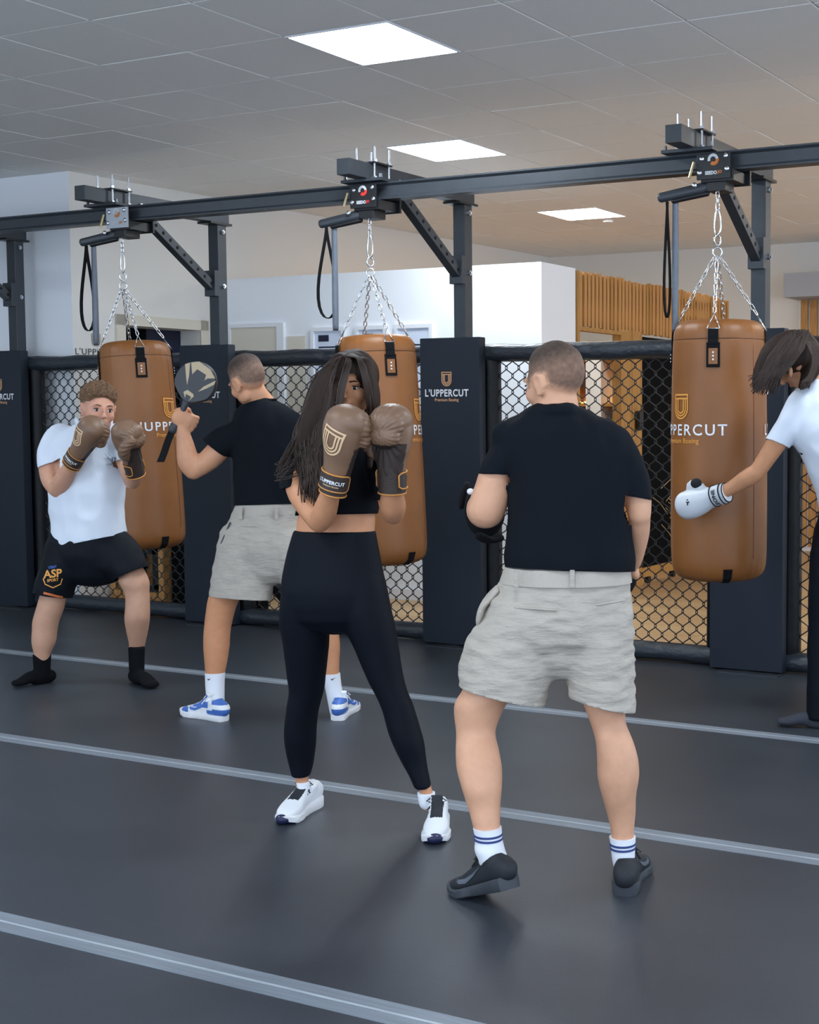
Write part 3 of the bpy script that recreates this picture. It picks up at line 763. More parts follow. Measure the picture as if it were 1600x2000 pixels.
def head(bm,M,s=1,fem=False):
    R3=M.to_3x3()
    def e(c,r,rot=None): ell(bm,M@(Vector(c)*s),[q*s for q in r],R3 if rot is None else R3@rot,u=24,v=16)
    e((0,-.018,.032),(.074,.094,.085)); e((0,.022,.0),(.066,.066,.085))
    e((0,.036,-.045),(.052,.050,.060)); e((0,.064,-.088),(.024,.023,.021))
    for q in (-1,1):
        e((q*.036,.052,-.022),(.028,.030,.030)); e((q*.044,.012,-.062),(.018,.034,.026))
        e((q*.026,.078,.026),(.027,.011,.008))
        # ear: rim plus lobe
        tube_pts=[M@(Vector((q*(.076+.006*math.sin(a)),-.008-.018*math.cos(a)*.9,-.002+.031*math.sin(a)-.0))*s) for a in [PI*2*i/14 for i in range(14)]]
        tube(bm,tube_pts,.0055*s,7,closed=True)
        e((q*.074,-.006,-.002),(.006,.014,.024)); e((q*.076,.002,-.030),(.006,.008,.010))
        e((q*.010,.103,-.026),(.008,.009,.007))
    limb(bm,[(M@(Vector((0,.088,.020))*s),.007*s,.008*s),(M@(Vector((0,.100,-.004))*s),.008*s,.009*s),(M@(Vector((0,.110,-.022))*s),.010*s,.010*s)],ref=R3.col[0],seg=12)
    e((0,.087,-.050),(.021,.011,.005)); e((0,.086,-.060),(.018,.011,.006))
def face(t,M,s,hair,lip=(.70,.42,.38)):
    R3=M.to_3x3()
    for q in (-1,1):
        b=NB(); ell(b,M@(Vector((q*.030,.073,.006))*s),(.0145*s,.0115*s,.0085*s),R3,u=18,v=12); eo=fin('eye',b,M_eye,t,smooth=True)
        b=NB(); ell(b,M@(Vector((q*.031,.0815,.006))*s),(.0065*s,.004*s,.0065*s),R3,u=14,v=10); fin('iris',b,M_iris,eo,smooth=True)
        b=NB(); limb(b,[(M@(Vector((q*(.030+a*.014),.078+.0045*(1-a*a)-.002*0,.0135-.003*a*a))*s),.0026*s) for a in (-1,-.4,.2,1)],seg=8); fin('eyelid',b,mat('lash_dark',(.22,.14,.11),.7),eo,smooth=True)
        b=NB(); limb(b,[(M@(Vector((q*.016,.0885,.029))*s),.0022*s,.003*s),(M@(Vector((q*.031,.0885,.0325))*s),.0022*s,.003*s),(M@(Vector((q*.047,.0765,.028))*s),.0015*s,.0015*s)],seg=8); fin('eyebrow',b,hair,t,smooth=True)
    b=NB(); limb(b,[(M@(Vector((x,.0945-abs(x)*.35,-.055))*s),.0035*s,.0045*s) for x in (-.019,-.008,0,.008,.019)],seg=8); fin('lips',b,mat('lips',lip,.45),t,smooth=True)
def scalp(t,M,s,bvh,m,thf,amp,sc,name='hair',nu=110,nv=64,seed=0,colf=None):
    """hair shell grown outward from the head surface; thf(local dir)-> thickness or <=0 for none"""
    bm=NB(); V={}; CL=bm.verts.layers.float_color.new('Col')
    o=M@(Vector((0,-.01,.02))*s); R3=M.to_3x3()
    for i in range(nu):
        for j in range(1,nv):
            th=2*PI*i/nu; ph=PI*j/nv
            d=Vector((math.sin(ph)*math.cos(th),math.sin(ph)*math.sin(th),math.cos(ph)))
            tk=thf(d)
            if tk<=-.0005: continue
            wd=R3@d; h=bvh.ray_cast(o+wd*.22,-wd,.3)
            if h[0] is None: continue
            p=h[0]; nz=noise.noise(d*sc+Vector((seed,0,0)))*.6+noise.noise(d*sc*2.4+Vector((0,seed,3)))*.4
            V[i,j]=bm.verts.new(p+wd*(tk*s+(amp*nz*sm(0,.006,tk))))
            if colf: cc=colf(d,tk); V[i,j][CL]=(cc[0],cc[1],cc[2],1)
    for i in range(nu):
        for j in range(1,nv-1):
            q=[(i,j),((i+1)%nu,j),((i+1)%nu,j+1),(i,j+1)]
            if all(k in V for k in q): bm.faces.new([V[k] for k in q])
    top=[(i,1) for i in range(nu)]
    if all(k in V for k in top): bm.faces.new([V[k] for k in top])
    bmesh.ops.delete(bm,geom=[v for v in bm.verts if not v.link_faces],context='VERTS')
    bmesh.ops.recalc_face_normals(bm,faces=bm.faces)
    return fin(name,bm,m,t,smooth=True)
def fist(bm,c,X,Y,s=1):
    """c wrist-side palm centre, X thumb side, Y back of hand"""
    X=X.normalized(); Y=(Y-X*Y.dot(X)).normalized(); Z=X.cross(Y)
    def p(x,y,z): return c+(X*x+Y*y+Z*z)*s
    M=Matrix((X,Y,Z)).transposed()
    ell(bm,p(0,.010,.0),(.042*s,.019*s,.048*s),M); ell(bm,p(0,.014,.03),(.040*s,.016*s,.022*s),M); ell(bm,p(.026,-.004,-.012),(.020*s,.020*s,.032*s),M)
    for i in range(4):
        x=.031-.0205*i; l=(.95,1.05,1.0,.85)[i]; r=(.0098,.0100,.0096,.0086)[i]*s
        limb(bm,[(p(x,.016,.034),r),(p(x,.010,.034+.030*l),r),(p(x,-.020*l,.036+.034*l),r*.96),(p(x,-.040*l,.030),r*.9),(p(x,-.034,.008),r*.85)],seg=10,sub=3)
    limb(bm,[(p(.036,0,-.02),.014*s),(p(.050,-.016,.012),.0125*s),(p(.040,-.040,.036),.0108*s),(p(.014,-.052,.040),.0095*s)],seg=10,sub=3)
    return Z
M_glove=mat('glove_leather',(.510,.392,.310),.42,bump=.25,bscale=300,var=.1,vscale=8,bdist=.002)
M_palm=mat('glove_palm',(.20,.15,.13),.6,bump=.2,bscale=200)
M_cuff=mat('cuff_brown',(.22,.17,.15),.5,bump=.2,bscale=200)
M_pipe=mat('orange_piping',(.80,.54,.26),.5)
M_gg=mat('glove_emblem',(.90,.76,.60),.5)
def glove(t,wrist,zd,yd,side,s=1,mats=None,emb=True,ed=None,erot=0,label=None,cuffw=1.0,word="L'UPPERCUT",palm=True):
    """wrist = end of the cuff nearest the elbow; zd to the knuckles, yd back of hand, side=+1 thumb on +x"""
    z=zd.normalized(); y=(yd-z*yd.dot(z)).normalized(); x=y.cross(z)*side
    mg,mp,mc,mpi=mats or (M_glove,M_palm,M_cuff,M_pipe)
    R3=Matrix((x,y,z)).transposed()
    def p(a,b_,c): return wrist+(x*a+y*b_+z*c)*s
    b=NB()
    limb(b,[(p(0,0,.070),.046*s,.042*s),(p(0,.002,.11),.052*s,.045*s),(p(-.002,.006,.15),.061*s,.050*s),(p(-.002,.012,.195),.067*s,.056*s),(p(-.002,.012,.225),.065*s,.058*s)],ref=x,seg=24)
    ell(b,p(-.002,.004,.235),(.068*s,.064*s,.052*s),R3,u=28,v=20)
    ell(b,p(-.004,-.030,.225),(.064*s,.044*s,.050*s),R3,u=28,v=20)
    ell(b,p(-.006,-.046,.190),(.058*s,.032*s,.038*s),R3,u=24,v=18)
    limb(b,[(p(.034,-.006,.110),.020*s),(p(.063,-.018,.145),.027*s),(p(.068,-.038,.185),.028*s),(p(.048,-.062,.212),.025*s)],seg=16)
    b=remesh(b,.0042*s,5); b.normal_update()
    bv=BVHTree.FromBMesh(b)
    for v in b.verts:      # puckered seams where the padding folds over the palm
        q=(v.co-wrist); a=q.dot(y)/s; c=q.dot(z)/s
        if a<-.012: 
            v.co+=v.normal*(.0016*s*math.sin(math.atan2(c-.20,q.dot(x)/s)*26)*sm(-.012,-.03,a))
    bmesh.ops.recalc_face_normals(b,faces=b.faces)
    for f in b.faces:
        q=(f.calc_center_median()-wrist)/s; a,bb,c=q.dot(x),q.dot(y),q.dot(z)
        f.material_index=1 if (palm and bb<-.004 and c<.165 and a<.046) else 0
    g=fin('boxing_glove',b,[mg,mp],t,smooth=True)
    if label: g['label']=label
    b=NB(); limb(b,[(p(0,0,.0),.045*s,.040*s),(p(0,0,.03),.045*s,.040*s),(p(0,0,.085),.0465*s,.0415*s)],ref=x,seg=28,flat_end=(True,True),sub=3)
    fin('cuff',b,mc,g,smooth=True,angle=.8)
    # closure strap with bright piping
    b=NB(); rows=[]
    for c in (.018,.070):
        rows.append([b.verts.new(p(.0485*cuffw*math.cos(a),.0435*cuffw*math.sin(a),c+.002*math.sin(a*2))) for a in [math.radians(-30+q*10) for q in range(25)]])
    for k in range(24): b.faces.new((rows[0][k],rows[0][k+1],rows[1][k+1],rows[1][k]))
    thick(b,-.003); st=fin('strap',b,mc,g,smooth=True,angle=.6)
    b=NB(); P=[p(.0500*math.cos(a),.0450*math.sin(a),.018+(.008 if q in(0,24) else .002 if q in (1,23) else 0)) for q,a in [(q,math.radians(-30+q*10)) for q in range(25)]]+[p(.0500*math.cos(a),.0450*math.sin(a),.070-(.008 if q in(0,24) else .002 if q in (1,23) else 0)) for q,a in [(q,math.radians(210-q*10)) for q in range(25)]]
    tube(b,P,.0028*s,6,closed=True); tube(b,[p(.0455*math.cos(a),.0405*math.sin(a),.0) for a in [2*PI*q/28 for q in range(28)]],.0028*s,6,closed=True)
    fin('piping',b,mpi,g,smooth=True)
    en0=((ed-z*ed.dot(z)).normalized() if ed is not None else y); th0=math.atan2(en0.dot(y),en0.dot(x))+side*.32*(1 if ed is not None else 0)
    bm=fit(text_mesh(word,.1,bold=.03),width=.085)
    def mp2(u,v):
        th=th0+side*u/.047
        return p(.0525*math.cos(th),.0475*math.sin(th),.046+v)
    if mats is None: decal('small_lettering',fit(text_mesh('Premium Boxing',.1,bold=.02),width=.05),lambda u,v:mp2(u,v-.013),M_gg,st)
    decal('strap_lettering',bm,mp2,M_white if mats is None else M_steelb,st)
    if emb:
        # shield on the back of the hand, laid on the padding
        en=(ed-z*ed.dot(z)).normalized() if ed is not None else y
        eu=z.cross(en)*-1; eu=en.cross(z)*-1; ce,se=math.cos(erot),math.sin(erot); o0=p(-.002,.004,.176)+en*.16
        decal('emblem',subdiv(emblem(.090*s)),lambda u,v:o0+eu*((u*ce-v*se)*1)+z*(u*se+v*ce),M_gg,g,bvh=bv,dirn=-en,off=.0012,shift=0,maxd=.3)
    return g,bv
SW=[1.0]
def swidth(u): return SW[0]*swidth0(u)
def swidth0(u):
    P=[(0,.018),(.04,.033),(.15,.037),(.35,.034),(.55,.038),(.72,.047),(.85,.045),(.94,.034),(1,.012)]
    for (a,b_),(c,d) in zip(P,P[1:]):
        if a<=u<=c: q=(u-a)/(c-a); return b_+(d-b_)*(q*q*(3-2*q))
    return .012
def shoe(t,heel,fd,L,side,st,pitch=0,label=None):
    """heel = ground point under the heel; fd toe direction"""
    fd=Vector((fd.x,fd.y,0)).normalized(); rx=fd.cross(UP); SW[0]=st.get('wide',1.0)
    toe=heel+fd*L
    Rp=Matrix.Rotation(-pitch,3,rx) if pitch else Matrix.Identity(3)
    Rp=Matrix.Rotation(pitch,3,rx)
    piv=toe-fd*.07
    def p(a,b_,c):
        q=heel+rx*a+fd*b_+UP*c
        if pitch and (q-piv).dot(fd)<0: q=piv+Rp@(q-piv)
        return q
    th=st.get('sole',.030)
    # sole
    b=NB(); n=30; lay=[]
    for (zf,ex) in ((0,.94),(.15,1.02),(.85,1.04),(1.0,.98)):
        row=[]
        for i in range(2*n):
            if i<n: u=i/(n-1)*.998+.001; sgn=1
            else: u=(2*n-1-i)/(n-1)*.998+.001; sgn=-1
            asy=.006*math.sin(u*PI)*side
            z=zf*th*(1.25-.55*u if not st.get('flat') else 1)+.012*max(0,(u-.82)/.18)**2
            row.append(b.verts.new(p(sgn*swidth(u)*ex+asy*(-1),u*L+(.004 if u>.9 else 0)*(ex-1)*50,z)))
        lay.append(row)
    for r0,r1 in zip(lay,lay[1:]):
        for i in range(2*n): j=(i+1)%(2*n); b.faces.new((r0[i],r0[j],r1[j],r1[i]))
    b.faces.new(lay[0][::-1]); b.faces.new(lay[-1]); bmesh.ops.recalc_face_normals(b,faces=b.faces)
    # upper
    u_=NB(); P=[]
    for u,hz in ((.04,.060),(.12,.072),(.28,.070),(.42,.066),(.55,.056),(.68,.043),(.80,.034),(.90,.028),(.965,.018)):
        z0=th*(1.2-.5*u)*.7; c=p(-.006*math.sin(u*PI)*side,u*L,z0+hz/2)
        P.append((c,swidth(u)*.93,hz/2+.004))
    limb(u_,P,ref=rx,seg=24,power=2.5)
    limb(u_,[(p(0,.055,.05),.030,.044),(p(0,.060,.074),.031,.044),(p(0,.066,.092),.033,.042)],ref=rx,seg=20,flat_end=(False,True))
    limb(u_,[(p(0,.60*L,.062),.020,.008),(p(0,.42*L,.095),.022,.009),(p(0,.34*L,.120),.024,.009)],ref=rx,seg=14,flat_end=(False,True))
    u_=remesh(u_,.0042,5)
    mats_=[st['upper'],st.get('accent',st['upper']),st.get('tongue',st['upper'])]
    for f in u_.faces:
        q=f.calc_center_median()-heel
        if pitch:
            q2=f.calc_center_median()-piv
            if q2.dot(Rp@fd)<0.0: q=piv+Rp.inverted()@q2-heel
        a,b2,c=q.dot(rx),q.dot(fd)/L,q.z
        k=0
        if abs(a+.004*side)<.021 and .30<b2<.68 and c>.052: k=2
        elif st.get('pattern')=='panels':
            if b2>.86 or (b2<.20 and (c<.058 or c>.078)) or (c<.05+.0*b2 and (b2<.34 or b2>.74)) or (.30<b2<.66 and .018<abs(a)<.034 and c>.055): k=1
        elif st.get('pattern')=='toe':
            if b2<.10: k=1
        f.material_index=k
    up=fin('shoe',u_,mats_,t,smooth=True)
    if label: up['label']=label
    so=fin('sole',b,st['solem'],up,smooth=True,angle=.6)
    bv=None
    # outsole tread plate
    b=NB(); row=[]
    for i in range(2*n):
        u=(i/(n-1) if i<n else (2*n-1-i)/(n-1))*.99+.005; sg=1 if i<n else -1
        row.append((u,sg))
    lo=[b.verts.new(p(sg*swidth(u)*.90-.006*math.sin(u*PI)*side,u*L,-.0+.010*max(0,(u-.82)/.18)**2)) for u,sg in row]
    hi=[b.verts.new(p(sg*swidth(u)*1.01-.006*math.sin(u*PI)*side,u*L+.001,.006+.012*max(0,(u-.82)/.18)**2)) for u,sg in row]
    for i in range(2*n): j=(i+1)%(2*n); b.faces.new((lo[i],lo[j],hi[j],hi[i]))
    b.faces.new(lo[::-1]); b.faces.new(hi); bmesh.ops.recalc_face_normals(b,faces=b.faces); fin('outsole',b,st['tread'],up)
    if st.get('toecap'):
        b=NB(); ell(b,p(-.004*side,L*.975,.020),(.027,.020,.018),Matrix((rx,fd,UP)).transposed(),u=16,v=10); fin('toe_guard',b,st['tread'],up,smooth=True)
    # laces
    b=NB()
    for i in range(5):
        u=.40+.055*i; z=.094-.0095*i+ (.004 if i==0 else 0)
        tube(b,[p(-.024,u*L,z-.014),p(-.012,u*L+.004,z+.002),p(.012,u*L+.008,z+.002),p(.024,u*L+.012,z-.016)],.0028,6)
    for q in (-1,1):
        c=p(0,.37*L,.104); tube(b,[c,c+rx*q*.018+UP*.010,c+rx*q*.034-UP*.002,c+rx*q*.020-UP*.006,c],.0024,6)
        tube(b,[c,c+rx*q*.016+fd*.012-UP*.010,c+rx*q*.030+fd*.014-UP*.028],.0024,6)
    fin('laces',b,st['lace'],up,smooth=True)
    # side mark
    if st.get('swoosh'):
        b=NB(); P=[(-.075,.012),(-.05,-.004),(-.025,-.006),(.01,.006),(.05,.026)]; Wd=[.002,.012,.014,.009,.001]
        L2=[]
        for (x_,y_),w_ in zip(P,Wd): L2.append((b.verts.new((x_,y_+w_/2,0)),b.verts.new((x_,y_-w_/2,0))))
        for a,c in zip(L2,L2[1:]): b.faces.new((a[0],a[1],c[1],c[0]))
        subdiv(b,2)
        me=up.data; tb=bmesh.new(); tb.from_mesh(me); bmesh.ops.translate(tb,verts=tb.verts,vec=WL[up]); bvs=BVHTree.FromBMesh(tb); tb.free()
        for sg in (-1,1):
            bb=b.copy(); dirn=-(rx*sg)
            decal('side_mark',bb,lambda u,v:p(sg*.10,L*.50-u,.052+v),st['swoosh'],up,bvh=bvs,dirn=dirn,off=.0014,shift=0,maxd=.2)
        b.free()
    return up
def sockpair(bm,pts): limb(bm,pts,seg=20,sub=3)
def leg_from(secs,extra_top=None):
    return secs
def body_mesh(t,bm,vox,base,fn=None,smooth=5,label=None):
    bm=remesh(bm,vox,smooth); base=lin3(base)
    paint(bm,(lambda c:fn(c,base)) if fn else (lambda c:base))
    bv=BVHTree.FromBMesh(bm)
    o=fin('body',bm,M_skin,t,smooth=True)
    return o,bv
def drop_islands(bm,frac=.12):
    left=set(bm.verts); comps=[]
    while left:
        s=left.pop(); st=[s]; c=[s]
        while st:
            v=st.pop()
            for e in v.link_edges:
                o=e.other_vert(v)
                if o in left: left.remove(o); st.append(o); c.append(o)
        comps.append(c)
    m=max(len(c) for c in comps)
    for c in comps:
        if len(c)<m*frac: bmesh.ops.delete(bm,geom=c,context='VERTS')
def under(S,ymax,f=.86,hmax=.088):
    """slimmer leg sections where cloth covers them"""
    return [((y,(a+c)/2-(c-a)/2*f,(a+c)/2+(c-a)/2*f,1) if y<ymax else (y,a,c,0)) for y,a,c in S]
def cloth(name,bm,vox,m,t,cuts=(),amp=.004,sc=9,dirs=(1,1,1),seed=0,smooth=4,fold=None,thk=.004,planes=()):
    bm=remesh(bm,vox,smooth); wrinkle(bm,amp,sc,dirs,seed,fold)
    for c in cuts: cutpx(bm,*c)
    for c in planes: cut(bm,*c)
    drop_islands(bm)
    bv=BVHTree.FromBMesh(bm)
    thick(bm,thk)
    return fin(name,bm,m,t,smooth=True),bv
def ringband(name,t,m,secs,th=.0,ref=None,seg=40,kindp=2.0):
    b=NB(); limb(b,secs,ref=ref or CR,seg=seg,flat_end=(True,True),power=kindp); return fin(name,b,m,t,smooth=True,angle=.9)
def facing(px,py,k,back=.5):
    q=J(px,py,k); d=(q-C0).normalized(); return q-d*back,d
M_tee=mat('black_cotton',(.068,.084,.110),.9,bump=.15,bscale=500,bdist=.002,var=.12,vscale=4,spec=.12)
M_teew=mat('white_polo_cotton',(.86,.89,.94),.85,bump=.15,bscale=500,bdist=.002)
M_lin=mat('beige_linen',(.705,.672,.632),.9,bump=.9,bscale=26,stretch=(1,1,3.2),var=.10,vscale=22,bdist=.006,spec=.12)
M_lin2=mat('beige_linen_band',(.69,.655,.615),.9,bump=.5,bscale=60,stretch=(3,3,.6),bdist=.006)
M_shb=mat('black_shorts_fabric',(.070,.088,.118),.6,bump=.15,bscale=300,var=.1,vscale=5,spec=.12)
M_leg=mat('navy_black_leggings',(.045,.064,.100),.62,bump=.06,bscale=600,bdist=.001,spec=.12)
M_crop=mat('black_ribbed_top',(.045,.058,.082),.7,bump=.2,bscale=200,stretch=(4,4,.5),bdist=.002,spec=.12)
M_sockw=mat('white_sock',(.88,.89,.92),.9,bump=.3,bscale=220,bdist=.003)
M_sockb=mat('black_sock',(.055,.06,.075),.9,bump=.3,bscale=220,bdist=.003,spec=.12)
M_sockg=mat('grey_sock',(.24,.25,.28),.9,bump=.3,bscale=220,bdist=.003,spec=.12)
M_navy=mat('navy_stripe',(.16,.24,.46),.8)
M_hairb=mat('brown_hair',(.52,.39,.28),.7,bump=.9,bscale=70,bdist=.006,var=.6,vscale=55)
M_haird=mat('dark_hair',(.190,.128,.100),.62,var=.45,vscale=40,stretch=(3,3,.5),bump=.35,bscale=120,bdist=.003,spec=0.22)
M_hairv=mat('cropped_hair',(.4,.3,.2),.8,vcol=True,bump=.6,bscale=230,bdist=.002,var=.35,vscale=70)
M_hairs=mat('short_dark_hair',(.30,.25,.21),.8,bump=.5,bscale=200,bdist=.002,var=.3,vscale=60)
M_hairg=mat('short_greying_hair',(.43,.38,.33),.8,bump=.5,bscale=200,bdist=.002,var=.35,vscale=50)
M_shoe_w=mat('white_mesh_upper',(.86,.87,.89),.6,bump=.3,bscale=300,bdist=.002)
M_shoe_b=mat('black_mesh_upper',(.09,.105,.135),.7,bump=.3,bscale=300,bdist=.002)
M_rubw=mat('white_rubber',(.88,.88,.89),.5); M_rubb=mat('charcoal_rubber',(.20,.22,.25),.6,var=.1,vscale=9); M_rubn=mat('navy_rubber',(.07,.10,.26),.5)
M_blueL=mat('blue_leather',(.26,.42,.72),.45); M_whL=mat('white_leather',(.90,.91,.92),.45)
M_lace=mat('white_lace',(.88,.88,.90),.8); M_laceb=mat('black_lace',(.07,.08,.10),.8)

def hairmask(top,side,skin,crown=None,hi=.0075):
    top,side,skin=lin3(top),lin3(side),lin3(skin)
    def edge(d):
        e=d.z+.62*max(0,-d.y)*1.0+.10           # lower limit follows ears and nape
        m=sm(-.25,.25,e)*sm(.92,.70,d.y-.62*max(0,d.z-.15))
        m*=1-sm(.74,.90,abs(d.x))*(1-sm(-.02,.28,d.z))*sm(-.62,-.25,d.y)
        return m
    def th(d):
        m=edge(d)
        if m<=.02: return -1
        q=1
        if crown: q=1-.8*math.exp(-((d-crown.normalized()).length/.30)**2)
        return .0004+hi*sm(.35,.85,d.z+.15*max(0,-d.y))*m*q
    def col(d,tk):
        m=edge(d); u=sm(.25,.75,d.z+.10*max(0,-d.y)); c=lerp3(side,top,u)
        if crown: c=lerp3(c,skin,.45*math.exp(-((d-crown.normalized()).length/.26)**2))
        w=sm(.03,.95,m); n=noise.noise(d*14)*.5+.5
        return lerp3(skin,c,min(1,w*(.72+.28*u))*(.88+.12*n))
    return th,col
# ---------- trainer in the foreground, seen from behind
def person4():
    k=4.14
    t=thing('person','man seen from behind in black t-shirt and pale linen shorts, left heel raised','person',atZ(1085,1745))
    hc=J(1083,749,4.135); fd=(FH*.66-CR*.74-UP*.20); M=headM(hc,fd,UP+CR*-.06)
    b=NB(); head(b,M,1.0)
    limb(b,[(J(1088,772,4.135),.060,.062),(J(1089,800,4.13),.066,.056),(J(1091,830,4.14),.080,.058),(J(1096,856,4.14),.13,.075)],seg=20)
    limb(b,[sec(866,1000,1205,k,.070),sec(900,1005,1215,k,.10),sec(960,1008,1215,k,.11),sec(1040,1008,1215,k,.10),sec(1110,1005,1212,k,.10),sec(1170,985,1215,k,.11),sec(1215,975,1215,k,.11)],seg=24)
    # left arm (picture left): upper arm, forearm reaching forward to the mitt
    limb(b,[(J(994,886,k),.050),(J(970,925,k),.050,.052),(J(962,960,k),.056,.054),(J(950,995,k),.058)],seg=18)
    limb(b,[(J(948,996,k),.057),(J(945,992,k+.08),.052),(J(942,988,k+.16),.040),(J(942,985,k+.23),.030)],seg=18)
    fist(b,J(942,985,k+.27),UP*.7-CR*.5,-CR*.8-CF*.1,.9)
    # right arm
    limb(b,[(J(1200,892,k),.048),(J(1228,930,k),.045),(J(1244,965,k),.043),(J(1249,1005,k),.036)],seg=18)
    limb(b,[(J(1249,1003,k),.034),(J(1248,1040,k+.04),.033),(J(1243,1080,k+.09),.026),(J(1238,1100,k+.13),.023)],seg=18)
    fist(b,J(1228,1112,k+.18),-CR*.4+UP*.8,CR)
    # legs
    L=[(1215,938,1085),(1280,905,1075),(1340,897,1035),(1370,889,994),(1395,887,980),(1430,891,968),(1465,890,975),(1500,892,981),(1535,901,981),(1570,912,978),(1605,922,977),(1640,929,977),(1668,931,978)]
    R_=[(1215,1110,1236),(1290,1116,1234),(1350,1132,1226),(1388,1144,1223),(1412,1153,1223),(1447,1163,1237),(1482,1166,1247),(1517,1167,1249),(1552,1175,1243),(1587,1185,1242),(1622,1193,1239),(1660,1196,1240),(1690,1197,1240)]
    for S in (L,R_):
        limb(b,[sec(y,a,c,k,min((c-a)/2*k/FOC*(1.0 if y<1460 else 1.06),.085 if u_ else 9)*(.80 if y>1625 else 1),(-.012 if 1430<y<1560 else 0)-(.11*sm(1380,1660,y) if a<1080 else -.03*sm(1380,1660,y))) for y,a,c,u_ in under(S,1345)],seg=22,sub=3)
    base=(.83,.625,.505)
    Mi=M.inverted()
    def fn(c,bs):
        q=Mi@c
        if q.length<.16:
            # cropped hair colour fading into the skin
            m=sm(-.045,.03,q.z+ .10*max(0,-q.y)+ .0)*sm(.075,.02,q.y-.10*max(0,q.z))
            m*=sm(-.075,-.02,q.z)
            bald=sm(.075,.10,q.z)*sm(-.03,-.07,q.y+.0)*.55
            m=m*(1-bald*0.0)
            if abs(q.x)>.078 and q.z<.03: m=0
            return bs
        if c.z<.62: return lerp3(bs,lin3((.83,.63,.51)),.5)
        return bs
    body,bv=body_mesh(t,b,.0062,base,fn)
    hm=hairmask((.20,.165,.135),(.20,.195,.185),base,Vector((.35,-.60,.72)))
    scalp(t,M,1,bv,M_hairv,hm[0],.0012,26,seed=2,colf=hm[1])
    face(t,M,1.0,M_hairg)
    # t-shirt
    b=NB()
    limb(b,[sec(789,1058,1118,k,.076,-.015),sec(795,1046,1132,k,.086,-.012),sec(803,1030,1148,k,.093,-.008),sec(812,1008,1166,k,.088),sec(826,980,1196,k,.100),sec(846,964,1224,k,.110),sec(880,968,1240,k,.120),sec(930,988,1242,k,.13),sec(975,996,1236,k,.134),sec(1005,998,1231,k,.134),sec(1045,991,1230,k,.136),sec(1085,984,1237,k,.140),sec(1110,988,1236,k,.134),sec(1140,990,1234,k,.132)],seg=32,flat_end=(True,True))
    limb(b,[(J(1014,880,k),.070),(J(992,900,k),.066,.07),(J(972,925,k),.056,.062),(J(966,950,k),.054,.062)],seg=20,flat_end=(False,True))
    limb(b,[(J(1190,884,k),.068),(J(1210,905,k),.066,.07),(J(1230,940,k),.054,.058),(J(1242,972,k),.042,.052),(J(1245,995,k),.041,.052)],seg=20,flat_end=(False,True))
    def fold(c):
        return 1.0
    cloth('t_shirt',b,.0085,M_tee,t,cuts=[((985,1106),(1238,1116),k,.35,(1100,1180)),((932,925),(1006,929),k,.068,(965,980)),((1226,969),(1270,976),k,.085,(1248,1000))],amp=.011,sc=7,dirs=(1.5,1.5,.5),seed=3)
    b=NB(); tube(b,[J(1088,802,k)+CR*(.064*math.cos(a))+FH*(.066*math.sin(a))+UP*(-.004*math.cos(2*a)+.012*math.sin(a)*-1) for a in [2*PI*i/32 for i in range(32)]],.005,8,closed=True)
    fin('collar',b,M_tee,t,smooth=True)
    # shorts
    b=NB()
    limb(b,[sec(1098,994,1224,k,.112),sec(1120,986,1226,k,.118),sec(1150,972,1230,k,.128),sec(1200,944,1235,k,.135),sec(1240,928,1237,k,.125),sec(1262,935,1230,k,.10)],seg=32,flat_end=(True,False))
    limb(b,[sec(1200,952,1090,k,.115),sec(1240,918,1096,k,.118),sec(1285,903,1090,k,.118),sec(1320,896,1080,k,.118),sec(1360,892,1066,k,.118),sec(1398,892,1062,k,.118)],seg=28,flat_end=(False,True))
    limb(b,[sec(1200,1108,1236,k,.110),sec(1240,1104,1237,k,.112),sec(1290,1107,1238,k,.112),sec(1330,1110,1239,k,.110),sec(1375,1114,1240,k,.110),sec(1408,1114,1240,k,.110)],seg=28,flat_end=(False,True))
    cloth('shorts',b,.0085,M_lin,t,cuts=[((890,1336),(1066,1378),k,.165,(975,1420)),((1112,1360),(1242,1390),k,.125,(1175,1440)),((985,1106),(1230,1114),k,.3,(1100,1060))],amp=.0085,sc=12,dirs=(.7,.7,2.2),seed=8,smooth=3)
    ringband('waistband',t,M_lin2,[sec(1106,986,1230,k,.130),sec(1120,981,1233,k,.134),sec(1137,975,1235,k,.138)])
    for xx,yy in ((1008,1128),(1118,1128)):
        c=J(xx,yy,k-.141); b=NB(); box(b,-.007,.007,-.003,.004,-.030,.022,bev=.002,M=Matrix.Translation(c)@Matrix.Rotation(YAW,4,'Z')); fin('belt_loop',b,M_lin,t)
    for (xa,ya),(xb,yb) in (((1000,1186),(1088,1192)),((1165,1182),(1222,1172))):
        b=NB(); tube(b,[J(xa+(xb-xa)*i/8,ya+(yb-ya)*i/8,k-.136+.030*((i/8 if xa>1100 else 1-i/8))**2) for i in range(9)],.0035,6); fin('pocket_welt',b,M_lin2,t,smooth=True)
    b=NB(); limb(b,[(J(972,1150,k-.02),.010,.03),(J(950,1176,k-.01),.013,.05),(J(938,1205,k-.01),.012,.045),(J(936,1222,k),.006,.02)],seg=14); fin('side_pocket',b,M_lin,t,smooth=True)
    # socks, shoes
    toe=atZ(888,1738); fdL=(-CR*.70+FH*.72); L_=.285
    st=dict(upper=M_shoe_b,solem=M_rubb,tread=M_steelb,lace=M_laceb,tongue=M_shoe_b,swoosh=mat('grey_mark',(.33,.36,.40),.5),sole=.031,wide=1.12)
    shoe(t,toe-fdL.normalized()*L_,fdL,L_,-1,st,pitch=-.34)
    hr=atZ(1220,1751); shoe(t,hr,(CR*.16+FH*.98),.285,1,st)
